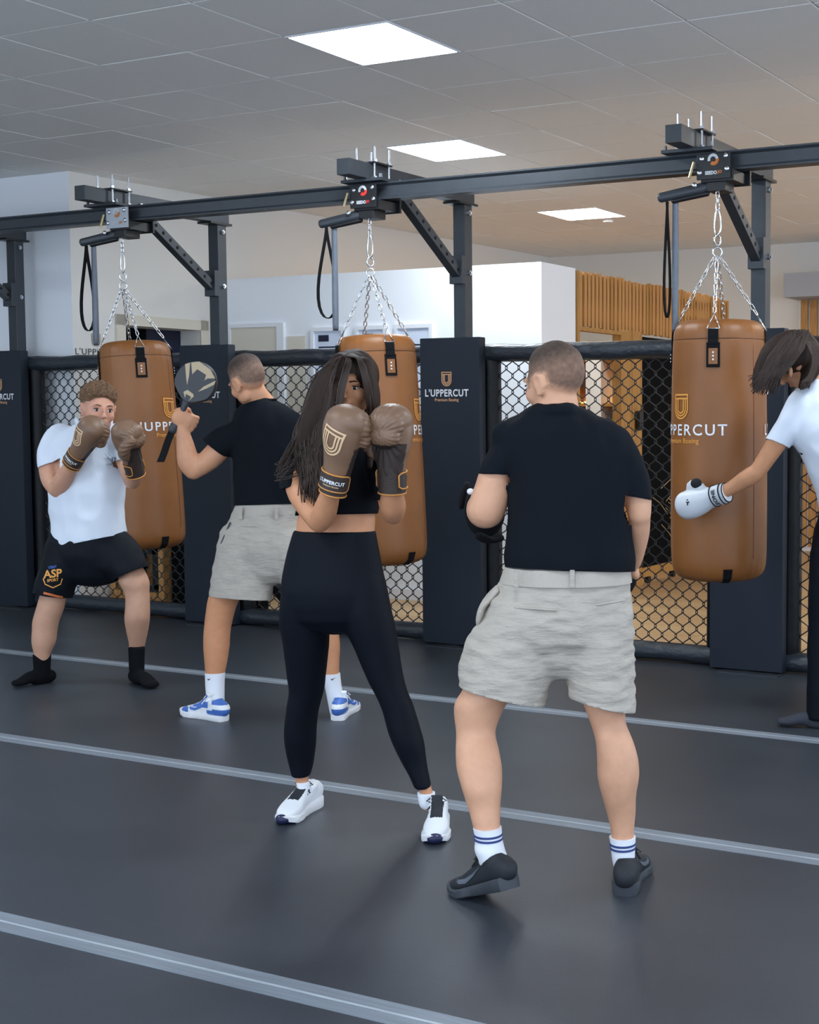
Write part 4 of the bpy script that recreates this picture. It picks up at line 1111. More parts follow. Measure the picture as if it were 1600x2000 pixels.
    for nm,S in (('l',[(1616,924,980),(1640,928,982),(1658,927,986),(1676,934,992)]),('r',[(1634,1190,1242),(1655,1193,1241),(1680,1196,1240),(1700,1201,1237)])):
        k=4.03 if S[0][1]<1080 else 4.17
        b=NB(); limb(b,[sec(y,a,c,k,(c-a)/2*k/FOC*1.12) for y,a,c in S],seg=22,flat_end=(True,False)); so=fin('sock',b,M_sockw,t,smooth=True,angle=.9)
        y0=S[0][0]
        for dy in (11,19):
            a=S[0][1]+(S[1][1]-S[0][1])*dy/24; c=S[0][2]+(S[1][2]-S[0][2])*dy/24
            b=NB(); limb(b,[sec(y0+dy,a-1,c+1,k,(c-a+2)/2*k/FOC*1.12),sec(y0+dy+4,a-1,c+1,k,(c-a+2)/2*k/FOC*1.12)],seg=22,sub=1,flat_end=(True,True)); fin('stripe',b,M_navy,so,smooth=True,angle=.9)
    k=4.14
    # focus mitts
    for i,c in enumerate((J(947,1000,k+.31),J(1205,1120,k+.24))):
        b=NB(); R3=Matrix((CR,(FH+CR*(-.3 if i==0 else .2)).normalized(),UP)).transposed()
        ell(b,c,(.066,.034,.084),R3,u=28,v=18); ell(b,c-FH*.02,(.050,.030,.06),R3,u=24,v=14)
        if i==0:
            limb(b,[(J(912,948,k+.24),.012,.022),(J(904,968,k+.25),.012,.022),(J(901,990,k+.26),.010,.02)],seg=12); limb(b,[(J(935,1046,k+.22),.016,.012),(J(955,1055,k+.24),.02,.012),(J(978,1050,k+.26),.018,.012)],seg=12)
        b=remesh(b,.006,3); fm=fin('focus_mitt',b,M_web,t,smooth=True); fm['label']='black focus mitt strapped to the hand'
        if i==0: b=NB(); ell(b,J(919,960,k+.20),(.012,.01,.010),u=12,v=8); fin('buckle',b,M_white,fm,smooth=True)
person4()

# ---------- woman in the middle
def person3():
    k=4.76
    t=thing('person','woman with long dark hair in black crop top and leggings, brown boxing gloves raised','person',atZ(705,1625))
    hc=J(688,752,4.72); fd=(-FH*.94+CR*.02-UP*.20-CR*.10); M=headM(hc,fd,UP+CR*.05)
    b=NB(); head(b,M,.93,True)
    limb(b,[(J(686,790,4.75),.046,.048),(J(684,825,4.78),.048,.05),(J(676,852,4.78),.085,.06)],seg=20)
    limb(b,[sec(858,598,738,k,.065),sec(890,596,736,k,.085),sec(940,598,734,k,.095),sec(990,590,730,k,.082),sec(1015,580,733,k,.078),sec(1040,579,732,k,.080),sec(1070,574,735,k,.088),sec(1110,566,742,k,.095),sec(1150,560,746,k,.10)],seg=28)
    # her right arm (picture left)
    limb(b,[(J(592,880,k-.0),.050),(J(582,920,k-.04),.047),(J(588,965,k-.10),.044),(J(622,1018,k-.16),.036)],seg=18)
    limb(b,[(J(624,1020,k-.16),.036),(J(634,1000,k-.20),.040),(J(645,965,k-.25),.032),(J(650,945,k-.28),.027)],seg=18)
    # her left arm
    limb(b,[(J(728,880,k),.047),(J(748,925,k-.06),.044),(J(764,980,k-.12),.043),(J(768,1003,k-.15),.038)],seg=18)
    limb(b,[(J(768,1003,k-.15),.038),(J(767,985,k-.19),.044),(J(766,955,k-.23),.033),(J(766,930,k-.26),.027)],seg=18)
    limb(b,[sec(y,a,c,4.76+.205*(y-1150)/400,.034) for y,a,c in ((1140,585,640),(1250,575,620),(1350,582,616),(1420,572,602),(1485,574,603))],seg=16)
    limb(b,[sec(y,a,c,4.76+.02*(y-1150)/400,.034) for y,a,c in ((1140,675,725),(1250,705,755),(1350,748,782),(1420,772,804),(1505,804,830))],seg=16)
    for S in ([(1490,576,602),(1512,577,602),(1530,578,604),(1545,580,606)],[(1510,808,836),(1535,817,842),(1555,822,848),(1572,824,850)]):
        kk=4.95 if S[0][1]<700 else 4.78
        limb(b,[sec(y,a,c,kk,(c-a)/2*kk/FOC*1.1) for y,a,c in S],seg=18)
    body,bv=body_mesh(t,b,.0062,(.80,.565,.42))
    face(t,M,.93,M_haird,(.66,.36,.34))
    # crop top
    b=NB()
    limb(b,[sec(836,640,724,k,.058),sec(848,612,738,k,.072),sec(868,588,746,k,.088),sec(900,586,745,k,.103),sec(945,588,744,k,.108),sec(985,582,741,k,.094),sec(1006,577,738,k,.090),sec(1030,575,738,k,.090)],seg=32,flat_end=(False,True))
    limb(b,[(J(606,868,k),.058),(J(588,895,k-.01),.060),(J(577,925,k-.04),.054),(J(578,950,k-.07),.052),(J(584,975,k-.09),.050)],seg=20,flat_end=(False,True))
    limb(b,[(J(722,868,k),.055),(J(740,900,k-.02),.056),(J(752,935,k-.07),.050),(J(758,970,k-.10),.050),(J(762,1000,k-.12),.050)],seg=20,flat_end=(False,True))
    cloth('crop_top',b,.0075,M_crop,t,cuts=[((575,1007),(742,1003),k,.22,(660,1060)),((548,957),(612,943),k-.07,.10,(585,990)),((728,978),(792,972),k-.10,.085,(760,1010))],amp=.0025,sc=10,dirs=(1,1,1.6),seed=5,planes=[(J(684,846,k-.05),(UP*.75-FH*.65),.10,J(684,836,k-.05))])
    # leggings: one continuous piece
    b=NB()
    limb(b,[sec(1036,574,733,k,.086),sec(1055,568,737,k,.092),sec(1085,560,743,k,.100),sec(1119,553,749,k,.108),sec(1150,549,756,k,.112),sec(1180,552,756,k,.105)],seg=32,flat_end=(True,False))
    kk=lambda y:4.76+.205*(y-1150)/400
    kr=lambda y:4.76+.02*(y-1150)/400
    limb(b,[sec(y,a,c,kk(y),max(.045,(c-a)/2*k/FOC*d)) for y,a,c,d in ((1150,552,655,1.02),(1190,547,648,1.03),(1218,547,643,1.05),(1260,554,642,1.07),(1317,561,636,1.1),(1350,565,632,1.12),(1383,560,623,1.15),(1420,556,618,1.15),(1449,556,617,1.12),(1485,563,613,1.1),(1515,571,606,1.1))],seg=28,sub=3,flat_end=(False,True))
    limb(b,[sec(y,a,c,kr(y),max(.045,(c-a)/2*k/FOC*d)) for y,a,c,d in ((1150,648,756,1.0),(1190,655,764,1.0),(1218,668,771,1.0),(1260,690,778,1.02),(1317,714,787,1.03),(1350,730,796,1.06),(1383,746,809,1.07),(1420,756,820,1.08),(1449,766,828,1.08),(1485,783,833,1.05),(1515,800,838,1.02),(1538,810,843,1.02))],seg=28,sub=3,flat_end=(False,True))
    bm=remesh(b,.0065,4); wrinkle(bm,.0008,12,(1,1,1),2); fin('leggings',bm,M_leg,t,smooth=True)
    # shoes
    st=dict(upper=M_shoe_w,solem=M_rubw,tread=M_rubn,lace=M_laceb,tongue=M_shoe_b,sole=.034,toecap=1)
    fl=(-CR*.24-FH*.97).normalized(); shoe(t,atZ(553,1612)-fl*.255,fl,.255,-1,st)
    fr=(CR*.07-FH*.99).normalized(); shoe(t,atZ(847,1650)-fr*.255,fr,.255,1,st)
    for S in ([(1526,579,607),(1545,581,608)],[(1548,815,850),(1566,818,850)]):
        kk_=4.95 if S[0][1]<700 else 4.78
        b=NB(); limb(b,[sec(y,a,c,kk_,.031) for y,a,c in S],seg=18,flat_end=(True,False)); fin('sock',b,M_sockw,t,smooth=True)
    # gloves
    def D(a): return a
    w1=J(650,962,k-.28); top=J(683,800,k-.36)
    glove(t,w1,top-w1,(-FH*.66-CR*.70),+1,1.04,ed=-FH*.92-CR*.40,erot=-.2,label='brown boxing glove with pale shield emblem, back of the hand showing')
    w2=J(766,962,k-.24); top2=J(742,800,k-.34)
    glove(t,w2,(J(762,800,k-.30)-w2),(FH*.86+CR*.40),-1,1.02,label='brown boxing glove turned to show its dark palm')
    # hair: scalp shell + falling masses + strands
    def th(d):
        fr=sm(.52,.30,d.y-.55*max(0,d.z)+.12*d.x) ; 
        return .016*fr*sm(-.85,-.5,d.z)-.001 if (d.y<.62 or d.z>.45) else -1
    b=NB(); R3=M.to_3x3()
    ell(b,M@Vector((0,-.020,.026)),(.083,.098,.092),R3,u=28,v=20)
    ell(b,M@Vector((-.0,-.005,.040)),(.078,.085,.075),R3,u=28,v=20)
    # left curtain (picture left)
    limb(b,[(J(668,712,4.66),.040,.050),(J(650,745,4.66),.052,.070),(J(638,790,4.66),.060,.070),(J(622,835,4.66),.062,.055),(J(605,880,4.67),.050,.042),(J(600,925,4.66),.034,.028),(J(612,965,4.60),.015,.012)],seg=20)
    limb(b,[(J(655,760,4.60),.030,.03),(J(648,810,4.58),.034,.03),(J(636,860,4.57),.034,.025),(J(628,910,4.56),.026,.018),(J(622,955,4.55),.014,.012)],seg=16)
    limb(b,[(J(640,760,4.72),.035,.05),(J(612,820,4.74),.034,.04),(J(588,860,4.70),.024,.03),(J(574,888,4.66),.012,.014)],seg=16)
    # right side
    limb(b,[(J(712,715,4.68),.026,.045),(J(726,750,4.67),.020,.050),(J(731,785,4.67),.017,.045),(J(726,820,4.68),.016,.03),(J(722,860,4.66),.015,.02),(J(722,910,4.64),.010,.012)],seg=16)
    limb(b,[(J(700,800,4.86),.07,.03),(J(690,860,4.88),.08,.03),(J(680,920,4.9),.07,.03)],seg=16)
    b=remesh(b,.006,4)
    # open the face
    Mi=M.inverted()
    kill=[f for f in b.faces if (lambda q: q.y>.020 and -.043+.45*max(0,q.z-.02)<q.x<.010-.05*max(0,q.z) and q.z<.052 and q.z>-.14)( (Mi@f.calc_center_median())*1.0)]
    bmesh.ops.delete(b,geom=kill,context='FACES')
    wrinkle(b,.0045,22,(1,1,.12),4)
    hr=fin('hair',b,M_haird,t,smooth=True)
    # strands
    rnd=random.Random(11); b=NB()
    MH=Matrix
    def strand(P,r): tube(b,[Vector(q) for q in catmull([list(p) for p in P],4)],r,4)
    for i in range(430):
        u=rnd.random()
        a=rnd.uniform(-.9,1.15)     # around the head from picture left to right
        part=M@Vector((.012+rnd.uniform(-.006,.006),rnd.uniform(-.06,.066),.118+rnd.uniform(-.004,.002)))
        part=M@Vector((.010,.045-.10*rnd.random(),.104))
        left=rnd.random()<.80
        if left:
            f=rnd.random()
            P=[part, J(668-22*f,705+6*f,4.68-.05*rnd.random()), J(655-40*f+rnd.uniform(-3,3),745,4.60+.14*f), J(648-52*f+rnd.uniform(-4,4),800,4.58+.17*f), J(640-62*f+rnd.uniform(-6,6),850,4.565+.13*f), J(632-50*f+rnd.uniform(-10,8),895+rnd.uniform(-20,30),4.55+.10*f)]
            if rnd.random()<.6: 
                e=rnd.uniform(-6,16); P.append(J(632-48*f+e,940+rnd.uniform(-15,50),4.54+.08*f))
            if f>.8 and rnd.random()<.5: P[-1]=J(545+rnd.uniform(-8,6),905+rnd.uniform(0,40),4.62)
        else:
            f=rnd.random()
            P=[part, J(706+8*f,705,4.64+.05*f), J(722+10*f,745,4.62+.08*f), J(727+10*f+rnd.uniform(-2,2),790,4.62+.08*f), J(724+8*f,830,4.64+.06*f),J(722+rnd.uniform(-6,6),880,4.62)]
        if i%5==0:
            g=rnd.random()
            P=[part,J(700+8*g,703,4.63),J(708+12*g,728,4.60),J(714+14*g,756,4.605),J(718+14*g,800,4.62)] if i%2 else [part,J(690-12*g,708,4.62),J(684-14*g,735,4.585),J(676-14*g,770,4.58),J(668-14*g,820,4.57),J(662-16*g,880,4.56)]
        strand([q-CF*(.03 if i_<4 else .01) for i_,q in enumerate(P)],rnd.uniform(.0009,.0019))
    bmh=fin('hair_strands',b,mat('brown_strands',(.225,.150,.115),.6,var=.5,vscale=6),hr,smooth=True,kind='stuff')
person3()

# ---------- man in white polo, left
def person1():
    k=7.32
    t=thing('person','man with curly light brown hair in white polo and black shorts, gloves raised','person',atZ(175,1335))
    hc=J(192,801,7.22); fd=(-FH*.80+CR*.60-UP*.10); M=headM(hc,fd,UP+CR*.10)
    s=1.06
    b=NB(); head(b,M,s)
    limb(b,[(J(183,815,7.28),.062,.062),(J(178,838,7.32),.066,.066),(J(172,856,7.34),.12,.08)],seg=20)
    limb(b,[sec(860,112,236,k,.09),sec(900,108,235,k,.11),sec(960,106,232,k,.115),sec(1030,110,232,k,.105),sec(1080,112,240,k,.11)],seg=24)
    limb(b,[(J(106,868,k),.058),(J(97,900,k-.02),.056),(J(100,935,k-.06),.052),(J(112,956,k-.10),.044)],seg=18)
    limb(b,[(J(113,955,k-.10),.044),(J(122,940,k-.14),.048),(J(136,915,k-.20),.038),(J(141,908,k-.21),.029)],seg=18)
    limb(b,[(J(232,868,k),.055),(J(246,900,k-.08),.05),(J(257,935,k-.16),.044)],seg=18)
    limb(b,[(J(258,940,k-.16),.042),(J(261,925,k-.20),.046),(J(264,912,k-.235),.034),(J(264,902,k-.25),.026)],seg=18)
    A=[(1090,100,170),(1130,85,150),(1164,79,130),(1188,72,124),(1212,65,115),(1230,64,111),(1254,63,108),(1275,67,99),(1300,68,97),(1320,70,96)]
    Bq=[(1075,190,258),(1105,222,284),(1134,232,290),(1155,243,291),(1176,246,292),(1206,244,292),(1230,247,289),(1254,252,284),(1270,253,281),(1295,254,281)]
    limb(b,[sec(y,a,c,k,min((c-a)/2*k/FOC,.085 if u_ else 9)) for y,a,c,u_ in under([(y,a+(4 if y>1280 else 0),c-(4 if y>1280 else 0)) for y,a,c in A],1160)],seg=20,sub=3)
    kb=lambda y:k+.10*0
    limb(b,[sec(y,a,c,k-(.10 if y<1200 else .10*(1270-y)/70 if y<1270 else 0)+.06,min((c-a)/2*k/FOC,.08 if u_ else 9)) for y,a,c,u_ in under([(y,a+(4 if y>1280 else 0),c-(4 if y>1280 else 0)) for y,a,c in Bq],1110,.72)],seg=20,sub=3)
    Mi=M.inverted()
    def fn(c,bs):
        q=(Mi@c)/s
        if q.length<.16:
            m=sm(.0,.05,q.z)*sm(.035,.0,q.y)*.55
            if abs(q.x)>.078 and q.z<.03: m=0
            r=sm(.05,.085,q.y)*sm(.0,-.03,q.z)*.0
            return lerp3(lerp3(bs,lin3((.84,.60,.53)),.4),lin3((.48,.36,.27)),m)
        if c.z<.6: return lerp3(bs,lin3((.77,.60,.50)),.6)
        return bs
    body,bv=body_mesh(t,b,.0068,(.83,.62,.51),fn)
    face(t,M,s,M_hairb)
    def th(d):
        top=sm(.15,.62,d.z+.10*max(0,-d.y)); fr=sm(.80,.62,d.y-.55*max(0,d.z-.35))
        return .025*top*fr*(1-.35*abs(d.x))+.004*sm(-.1,.2,d.z)*sm(.45,.2,d.y)-.003
    scalp(t,M,s,bv,M_hairb,th,.026,13,seed=5,nu=170,nv=100)
    b=NB()
    limb(b,[sec(830,152,206,k-.02,.080),sec(840,128,220,k,.098),sec(856,104,236,k,.115),sec(875,99,242,k,.125),sec(900,98,245,k,.135),sec(950,97,243,k,.135),sec(1000,99,240,k,.13),sec(1045,103,244,k,.13),sec(1085,106,246,k,.13)],seg=32,flat_end=(True,True))
    limb(b,[(J(116,854,k),.072),(J(102,878,k-.01),.068),(J(99,905,k-.03),.062),(J(103,925,k-.05),.060)],seg=20,flat_end=(False,True))
    limb(b,[(J(226,854,k),.070),(J(238,878,k-.05),.064),(J(248,905,k-.10),.058)],seg=20,flat_end=(False,True))
    po,pbv=cloth('polo_shirt',b,.009,M_teew,t,cuts=[((110,1072),(250,1042),k,.32,(190,1110)),((78,915),(126,898),k-.03,.12,(108,935)),((232,900),(270,895),k-.10,.09,(252,920))],amp=.010,sc=6.5,dirs=(1.2,1.2,1.0),seed=12)
    for q in (-1,1):
        b=NB(); limb(b,[(J(183+q*-34,822,k-.0),.010,.022),(J(183+q*-24,834,k-.09),.008,.024),(J(186+q*-8,846,k-.13),.006,.020)],seg=12); fin('collar',b,M_teew,t,smooth=True)
    b=NB(); tube(b,[J(188,850+i*4,k-.142) for i in range(8)],.005,6); fin('placket',b,M_teew,t)
    decal('chest_logo',fit(text_mesh("L'UPPERCUT",.1),width=.075),lambda u,v:facing(222,907,k)[0]+CR*u+UP*v,M_logo_grey,po,bvh=pbv,dirn=facing(222,907,k)[1],off=.002,shift=0,maxd=.7)
    decal('chest_logo',emblem(.028),lambda u,v:facing(222,898,k)[0]+CR*u+UP*v,M_logo_grey,po,bvh=pbv,dirn=facing(222,898,k)[1],off=.002,shift=0,maxd=.7)
    b=NB()
    limb(b,[sec(1038,100,244,k,.12),sec(1060,97,248,k,.13),sec(1085,92,262,k,.13),sec(1105,95,255,k,.11)],seg=32,flat_end=(True,False))
    limb(b,[sec(1075,90,180,k,.115),sec(1105,82,174,k,.115),sec(1135,73,152,k,.11),sec(1165,66,138,k,.105),sec(1190,62,134,k,.105)],seg=24,flat_end=(False,True))
    limb(b,[(J(215,1078,k),.13,.12),(J(238,1095,k-.03),.115,.11),(J(258,1120,k-.05),.092,.10),(J(270,1145,k-.05),.088,.10)],seg=24,flat_end=(False,True))
    sh,sbv=cloth('shorts',b,.009,M_shb,t,cuts=[((64,1156),(140,1168),k,.15,(100,1200)),((222,1135),(287,1107),k-.05,.155,(272,1160))],amp=.007,sc=8,dirs=(1,1,1),seed=4)
    E,ED=facing(103,1130,k)
    def mp(u,v): return E+CR*u+UP*v
    for nm,tx,wd,dy,m in (('lettering','CENT',.045,.060,mat('logo_blue',(.28,.42,.75),.5)),('lettering','ASP',.098,.026,M_gold2),('lettering','SPORT',.060,-.008,M_gold2)):
        decal(nm,subdiv(fit(text_mesh(tx,.1,bold=.03),width=wd)),(lambda dy: lambda u,v:mp(u,v+dy+.10*u))(dy),m,sh,bvh=sbv,dirn=ED,off=.003,shift=0,maxd=.8)
    bb=NB(); ribbon(bb,[(-.05,.0),(-.04,-.03),(0,-.048),(.04,-.03),(.05,0)],.006); decal('crest_line',subdiv(bb,2),mp,M_gold2,sh,bvh=sbv,dirn=ED,off=.003,shift=0,maxd=.8)
    bb=NB(); ribbon(bb,[(-.05+.02*i,-.075-.0085*i*.6) for i in range(6)],.012); decal('hem_mark',subdiv(bb,2),mp,mat('hem_orange',(.80,.42,.20),.6),sh,bvh=sbv,dirn=ED,off=.003,shift=0,maxd=.8)
    # socks
    for (cuffs,heel,toe) in (([(1277,65,99),(1300,66,98),(1318,68,97)],J(84,1322,k+.03),atZ(30,1343)),([(1264,251,283),(1285,252,282),(1300,252,282)],J(266,1308,k+.03),atZ(300,1346))):
        b=NB(); limb(b,[sec(y,a,c,k+.01,(c-a)/2*k/FOC*1.05) for y,a,c in cuffs],seg=18,flat_end=(True,False))
        an=J((cuffs[-1][1]+cuffs[-1][2])/2,cuffs[-1][0],k+.01); g=Vector((an.x,an.y,.035)); tt=Vector((toe.x,toe.y,.022)); d=(tt-g); d.z=0
        if d.length>.235: tt=g+d.normalized()*.235; tt.z=.022
        dn=d.normalized(); sd=dn.cross(UP)
        limb(b,[(g-dn*.045,.030,.034),(g+dn*.02,.034,.042),(g.lerp(tt,.45)+UP*.012,.038,.032),(g.lerp(tt,.8),.043,.020),(tt,.034,.016)],ref=sd,seg=20)
        limb(b,[(an,.040,.042),(g+UP*.02,.036,.045)],ref=sd,seg=18)
        b=remesh(b,.006,4); 
        zmin=min(v.co.z for v in b.verts)
        for v in b.verts:
            if v.co.z<.004: v.co.z=.002
        fin('sock',b,M_sockb,t,smooth=True)
    w1=J(139,908,k-.22)
    glove(t,w1,J(186,832,k-.32)-w1,(-CR*.80-FH*.62),1,1.10,ed=-CR*.62-FH*.78,erot=.25,label='brown boxing glove with tan shield emblem held in front of the chin')
    w2=J(266,928,k-.24)
    glove(t,w2,J(246,845,k-.36)-w2,(-CR*.70+FH*.22+UP*.2),-1,1.06,label='brown boxing glove seen from its dark palm side')
person1()

# ---------- trainer with the paddle
def person2():
    k=6.53
    t=thing('person','man in black t-shirt, pale shorts and blue white sneakers holding up a paddle','person',atZ(535,1400))
    hc=J(484,746,6.47); fd=(FH*.62-CR*.72-UP*.36); M=headM(hc,fd,UP-CR*.36); s=1.0
    b=NB(); head(b,M,s)
    limb(b,[(J(494,765,6.49),.056,.058),(J(508,785,6.53),.062,.062),(J(518,806,6.55),.085,.065),(J(524,832,6.55),.12,.07)],seg=20)
    limb(b,[sec(846,474,582,k,.08),sec(880,470,586,k,.11),sec(940,472,582,k,.11),sec(1000,474,576,k,.105),sec(1050,458,585,k,.11)],seg=24)
    limb(b,[(J(474,850,k),.055),(J(440,868,k-.01),.055),(J(408,898,k-.02),.051),(J(380,918,k-.02),.043)],seg=18)
    limb(b,[(J(378,918,k-.02),.046),(J(368,900,k-.03),.050),(J(362,870,k-.04),.041),(J(357,846,k-.05),.032),(J(354,832,k-.055),.029)],seg=18)
    hx=(J(368,790,k-.07)-J(345,845,k-.07)).normalized()
    fist(b,J(354,818,k-.06),-hx*-1,(CR*.55-FH*.75),1.03)
    # far arm, hidden in front of the body
    limb(b,[(J(580,840,k),.055),(J(592,880,k+.06),.05),(J(585,925,k+.14),.042),(J(560,930,k+.25),.036),(J(535,915,k+.34),.028)],seg=18)
    fist(b,J(528,912,k+.38),UP,CR)
    A=[(1060,445,530),(1120,420,500),(1164,409,471),(1188,404,460),(1230,399,450),(1260,398,448),(1290,400,444),(1314,402,439),(1345,404,438),(1372,405,438)]
    Bq=[(1060,520,600),(1120,565,630),(1170,596,650),(1195,608,655),(1230,618,661),(1262,628,664),(1290,632,663),(1318,633,662),(1350,636,664),(1375,640,668)]
    limb(b,[sec(y,a,c,k,min((c-a)/2*k/FOC*1.05,.09 if u_ else 9)) for y,a,c,u_ in under([(y,a+(4 if y>1330 else 0),c-(4 if y>1330 else 0)) for y,a,c in A],1160)],seg=20,sub=3)
    limb(b,[sec(y,a,c,k,min((c-a)/2*k/FOC*1.05,.09 if u_ else 9)) for y,a,c,u_ in under([(y,a+(4 if y>1330 else 0),c-(4 if y>1330 else 0)) for y,a,c in Bq],1160)],seg=20,sub=3)
    Mi=M.inverted()
    def fn(c,bs):
        q=(Mi@c)/s
        if q.length<.16:
            m=sm(-.05,.045,q.z)*sm(.06,.03,q.y-.2*max(0,q.z))
            if abs(q.x)>.078 and q.z<.03: m=0
            return bs
        if c.z<.6: return lerp3(bs,lin3((.78,.53,.37)),.7)
        return bs
    body,bv=body_mesh(t,b,.0062,(.82,.595,.46),fn,smooth=4)
    face(t,M,s,M_hairs)
    hm=hairmask((.12,.10,.09),(.33,.30,.28),(.79,.59,.475),hi=.012)
    scalp(t,M,s,bv,M_hairv,hm[0],.0015,24,seed=8,colf=hm[1])
    b=NB()
    limb(b,[sec(778,490,528,k,.065),sec(788,478,548,k,.085),sec(802,464,576,k,.10),sec(820,456,596,k,.115),sec(840,455,602,k,.125),sec(870,454,604,k,.13),sec(920,456,598,k,.13),sec(960,459,590,k,.125),sec(988,460,584,k,.125),sec(1012,462,584,k,.125)],seg=32,flat_end=(True,True))
    limb(b,[(J(484,846,k),.080),(J(456,858,k-.01),.076),(J(430,868,k-.015),.068),(J(408,884,k-.02),.064)],seg=20,flat_end=(False,True))
    limb(b,[(J(566,852,k),.075),(J(592,876,k+.03),.068),(J(598,905,k+.08),.065)],seg=20,flat_end=(False,True))
    cloth('t_shirt',b,.0088,M_tee,t,cuts=[((455,988),(590,984),k,.26,(520,1030)),((402,860),(441,892),k-.02,.12,(395,900)),((480,783),(545,777),k,.10,(510,750))],amp=.0075,sc=7,dirs=(1.5,1.5,.8),seed=21)
    b=NB(); tube(b,[J(510,785,k)+CR*(.068*math.cos(a))+FH*(.066*math.sin(a))+UP*(.012*math.cos(a)) for a in [2*PI*i/32 for i in range(32)]],.005,8,closed=True); fin('collar',b,M_tee,t,smooth=True)
    b=NB()
    limb(b,[sec(980,464,580,k,.118),sec(1000,456,584,k,.125),sec(1030,442,590,k,.135),sec(1070,430,600,k,.14),sec(1095,430,600,k,.12)],seg=32,flat_end=(True,False))
    limb(b,[sec(1060,428,530,k,.13),sec(1100,420,528,k,.125),sec(1140,413,530,k,.12),sec(1170,409,531,k,.12),sec(1200,406,531,k,.12)],seg=26,flat_end=(False,True))
    limb(b,[sec(1060,520,606,k,.12),sec(1100,536,624,k,.115),sec(1140,552,642,k,.11),sec(1170,560,654,k,.11),sec(1200,566,664,k,.11)],seg=26,flat_end=(False,True))
    cloth('shorts',b,.0088,M_lin,t,cuts=[((406,1163),(532,1172),k,.19,(470,1210)),((555,1168),(658,1172),k,.16,(610,1210)),((455,986),(590,982),k,.3,(520,950))],amp=.006,sc=12,dirs=(1,1,1.5),seed=17,smooth=3)
    ringband('waistband',t,M_lin2,[sec(984,461,582,k,.127),sec(994,459,583,k,.129),sec(1003,456,585,k,.131)])
    for xx in (470,540):
        c=J(xx,1000,k-.128); b=NB(); box(b,-.008,.008,-.004,.006,-.035,.022,bev=.002,M=Matrix.Translation(c)@Matrix.Rotation(YAW,4,'Z')); fin('belt_loop',b,M_lin,t)
    b=NB(); tube(b,[J(470+i*7,1028-(1 if i in(0,8) else 0),k-.139+.02*abs(i-4)/4) for i in range(9)],.003,6); fin('pocket_welt',b,M_lin2,t,smooth=True)
    b=NB(); tube(b,[J(450-i*3,1020+i*7,k-.09) for i in range(7)],.004,6); fin('pocket_seam',b,mat('grey_trim',(.25,.26,.28),.8),t)
    st=dict(upper=M_whL,accent=M_blueL,solem=M_rubw,tread=M_blueL,lace=M_lace,tongue=M_whL,swoosh=M_blueL,sole=.028,pattern='panels',flat=1)
    fl=(-CR*.82+FH*.50).normalized(); hl=atZ(440,1409); shoe(t,hl,fl,.28,-1,st)
    fr=(CR*.08+FH*.99).normalized(); shoe(t,atZ(659,1408),fr,.28,1,st)
    for S in ([(1313,401,439),(1340,402,438),(1372,405,438),(1390,408,438)],[(1315,631,664),(1340,635,667),(1372,641,672),(1388,644,675)]):
        b=NB(); limb(b,[sec(y,a,c,k,(c-a)/2*k/FOC*1.1) for y,a,c in S],seg=20,flat_end=(True,False)); so=fin('sock',b,M_sockw,t,smooth=True,angle=.9)
        b=NB(); L2=[]
        kk=k-(.048); x0=S[0][1]+ (7 if S[0][1]<500 else 18)
        P=[(-.5,.25,.02),(-.25,-.1,.16),(0,-.1,.18),(.4,.2,.10),(.9,.6,.01)]
        for a,c,w_ in P: L2.append((b.verts.new(J(x0+7*a,1327-7*c-7*w_,kk)),b.verts.new(J(x0+7*a,1327-7*c+7*w_,kk))))
        for a,c in zip(L2,L2[1:]): b.faces.new((a[0],a[1],c[1],c[0]))
        fin('sock_mark',b,M_laceb,so)
    # paddle held in the raised hand: a thing of its own
    kp=k-.072
    pd=thing('focus_paddle','black round focus paddle with gold markings held up before the navy pad','paddle',tuple(J(383,750,kp)))
    ctr=J(383,748,kp); dn=(J(345,845,kp)-J(400,735,kp)).normalized(); nrm=(-CF).normalized(); rt=dn.cross(nrm).normalized(); upv=-dn
    def pp(x,y,z=0): return ctr+rt*x+upv*y+nrm*z
    out=[]
    for i in range(48):
        a=2*PI*i/48; r=.098
        x=r*math.cos(a)*.99; y=r*math.sin(a)*1.03
        if y<-.05: x*=1-.35*((-.05-y)/.05)
        out.append((x,y))
    b=NB(); fr_=[b.verts.new(pp(x*.95,y*.95,.018)) for x,y in out]; f2=[b.verts.new(pp(x,y,.010)) for x,y in out]; f3=[b.verts.new(pp(x,y,-.010)) for x,y in out]; f4=[b.verts.new(pp(x*.95,y*.95,-.018)) for x,y in out]
    for r0,r1 in ((fr_,f2),(f2,f3),(f3,f4)):
        for i in range(48): j=(i+1)%48; b.faces.new((r0[i],r0[j],r1[j],r1[i]))
    b.faces.new(fr_[::-1]); b.faces.new(f4); bmesh.ops.recalc_face_normals(b,faces=b.faces)
    M_pd=mat('paddle_black',(.19,.20,.22),.5,bump=.1,bscale=200); M_pg=mat('paddle_gold',(.72,.64,.52),.5)
    hd=fin('paddle_head',b,M_pd,pd,smooth=True,angle=.7)
    b=NB(); limb(b,[(pp(0,-.075),.030,.014),(pp(0,-.10),.020,.014),(pp(0,-.125),.015,.013),(pp(0,-.165),.014,.013),(pp(0,-.225),.015,.014)],ref=rt,seg=14); fin('handle',b,M_pd,pd,smooth=True)
    b=NB(); limb(b,[(pp(0,-.218),.021,.017),(pp(0,-.245),.021,.017)],ref=rt,seg=14,sub=2); fin('handle_butt',b,M_pd,pd,smooth=True)
    b=NB(); q0=pp(0,-.25); q1=J(313,902,kp-.02); L2=[]
    for i in range(7):
        c=q0.lerp(q1,i/6)+nrm*.004*math.sin(i); L2.append((b.verts.new(c+CR*.017),b.verts.new(c-CR*.017)))
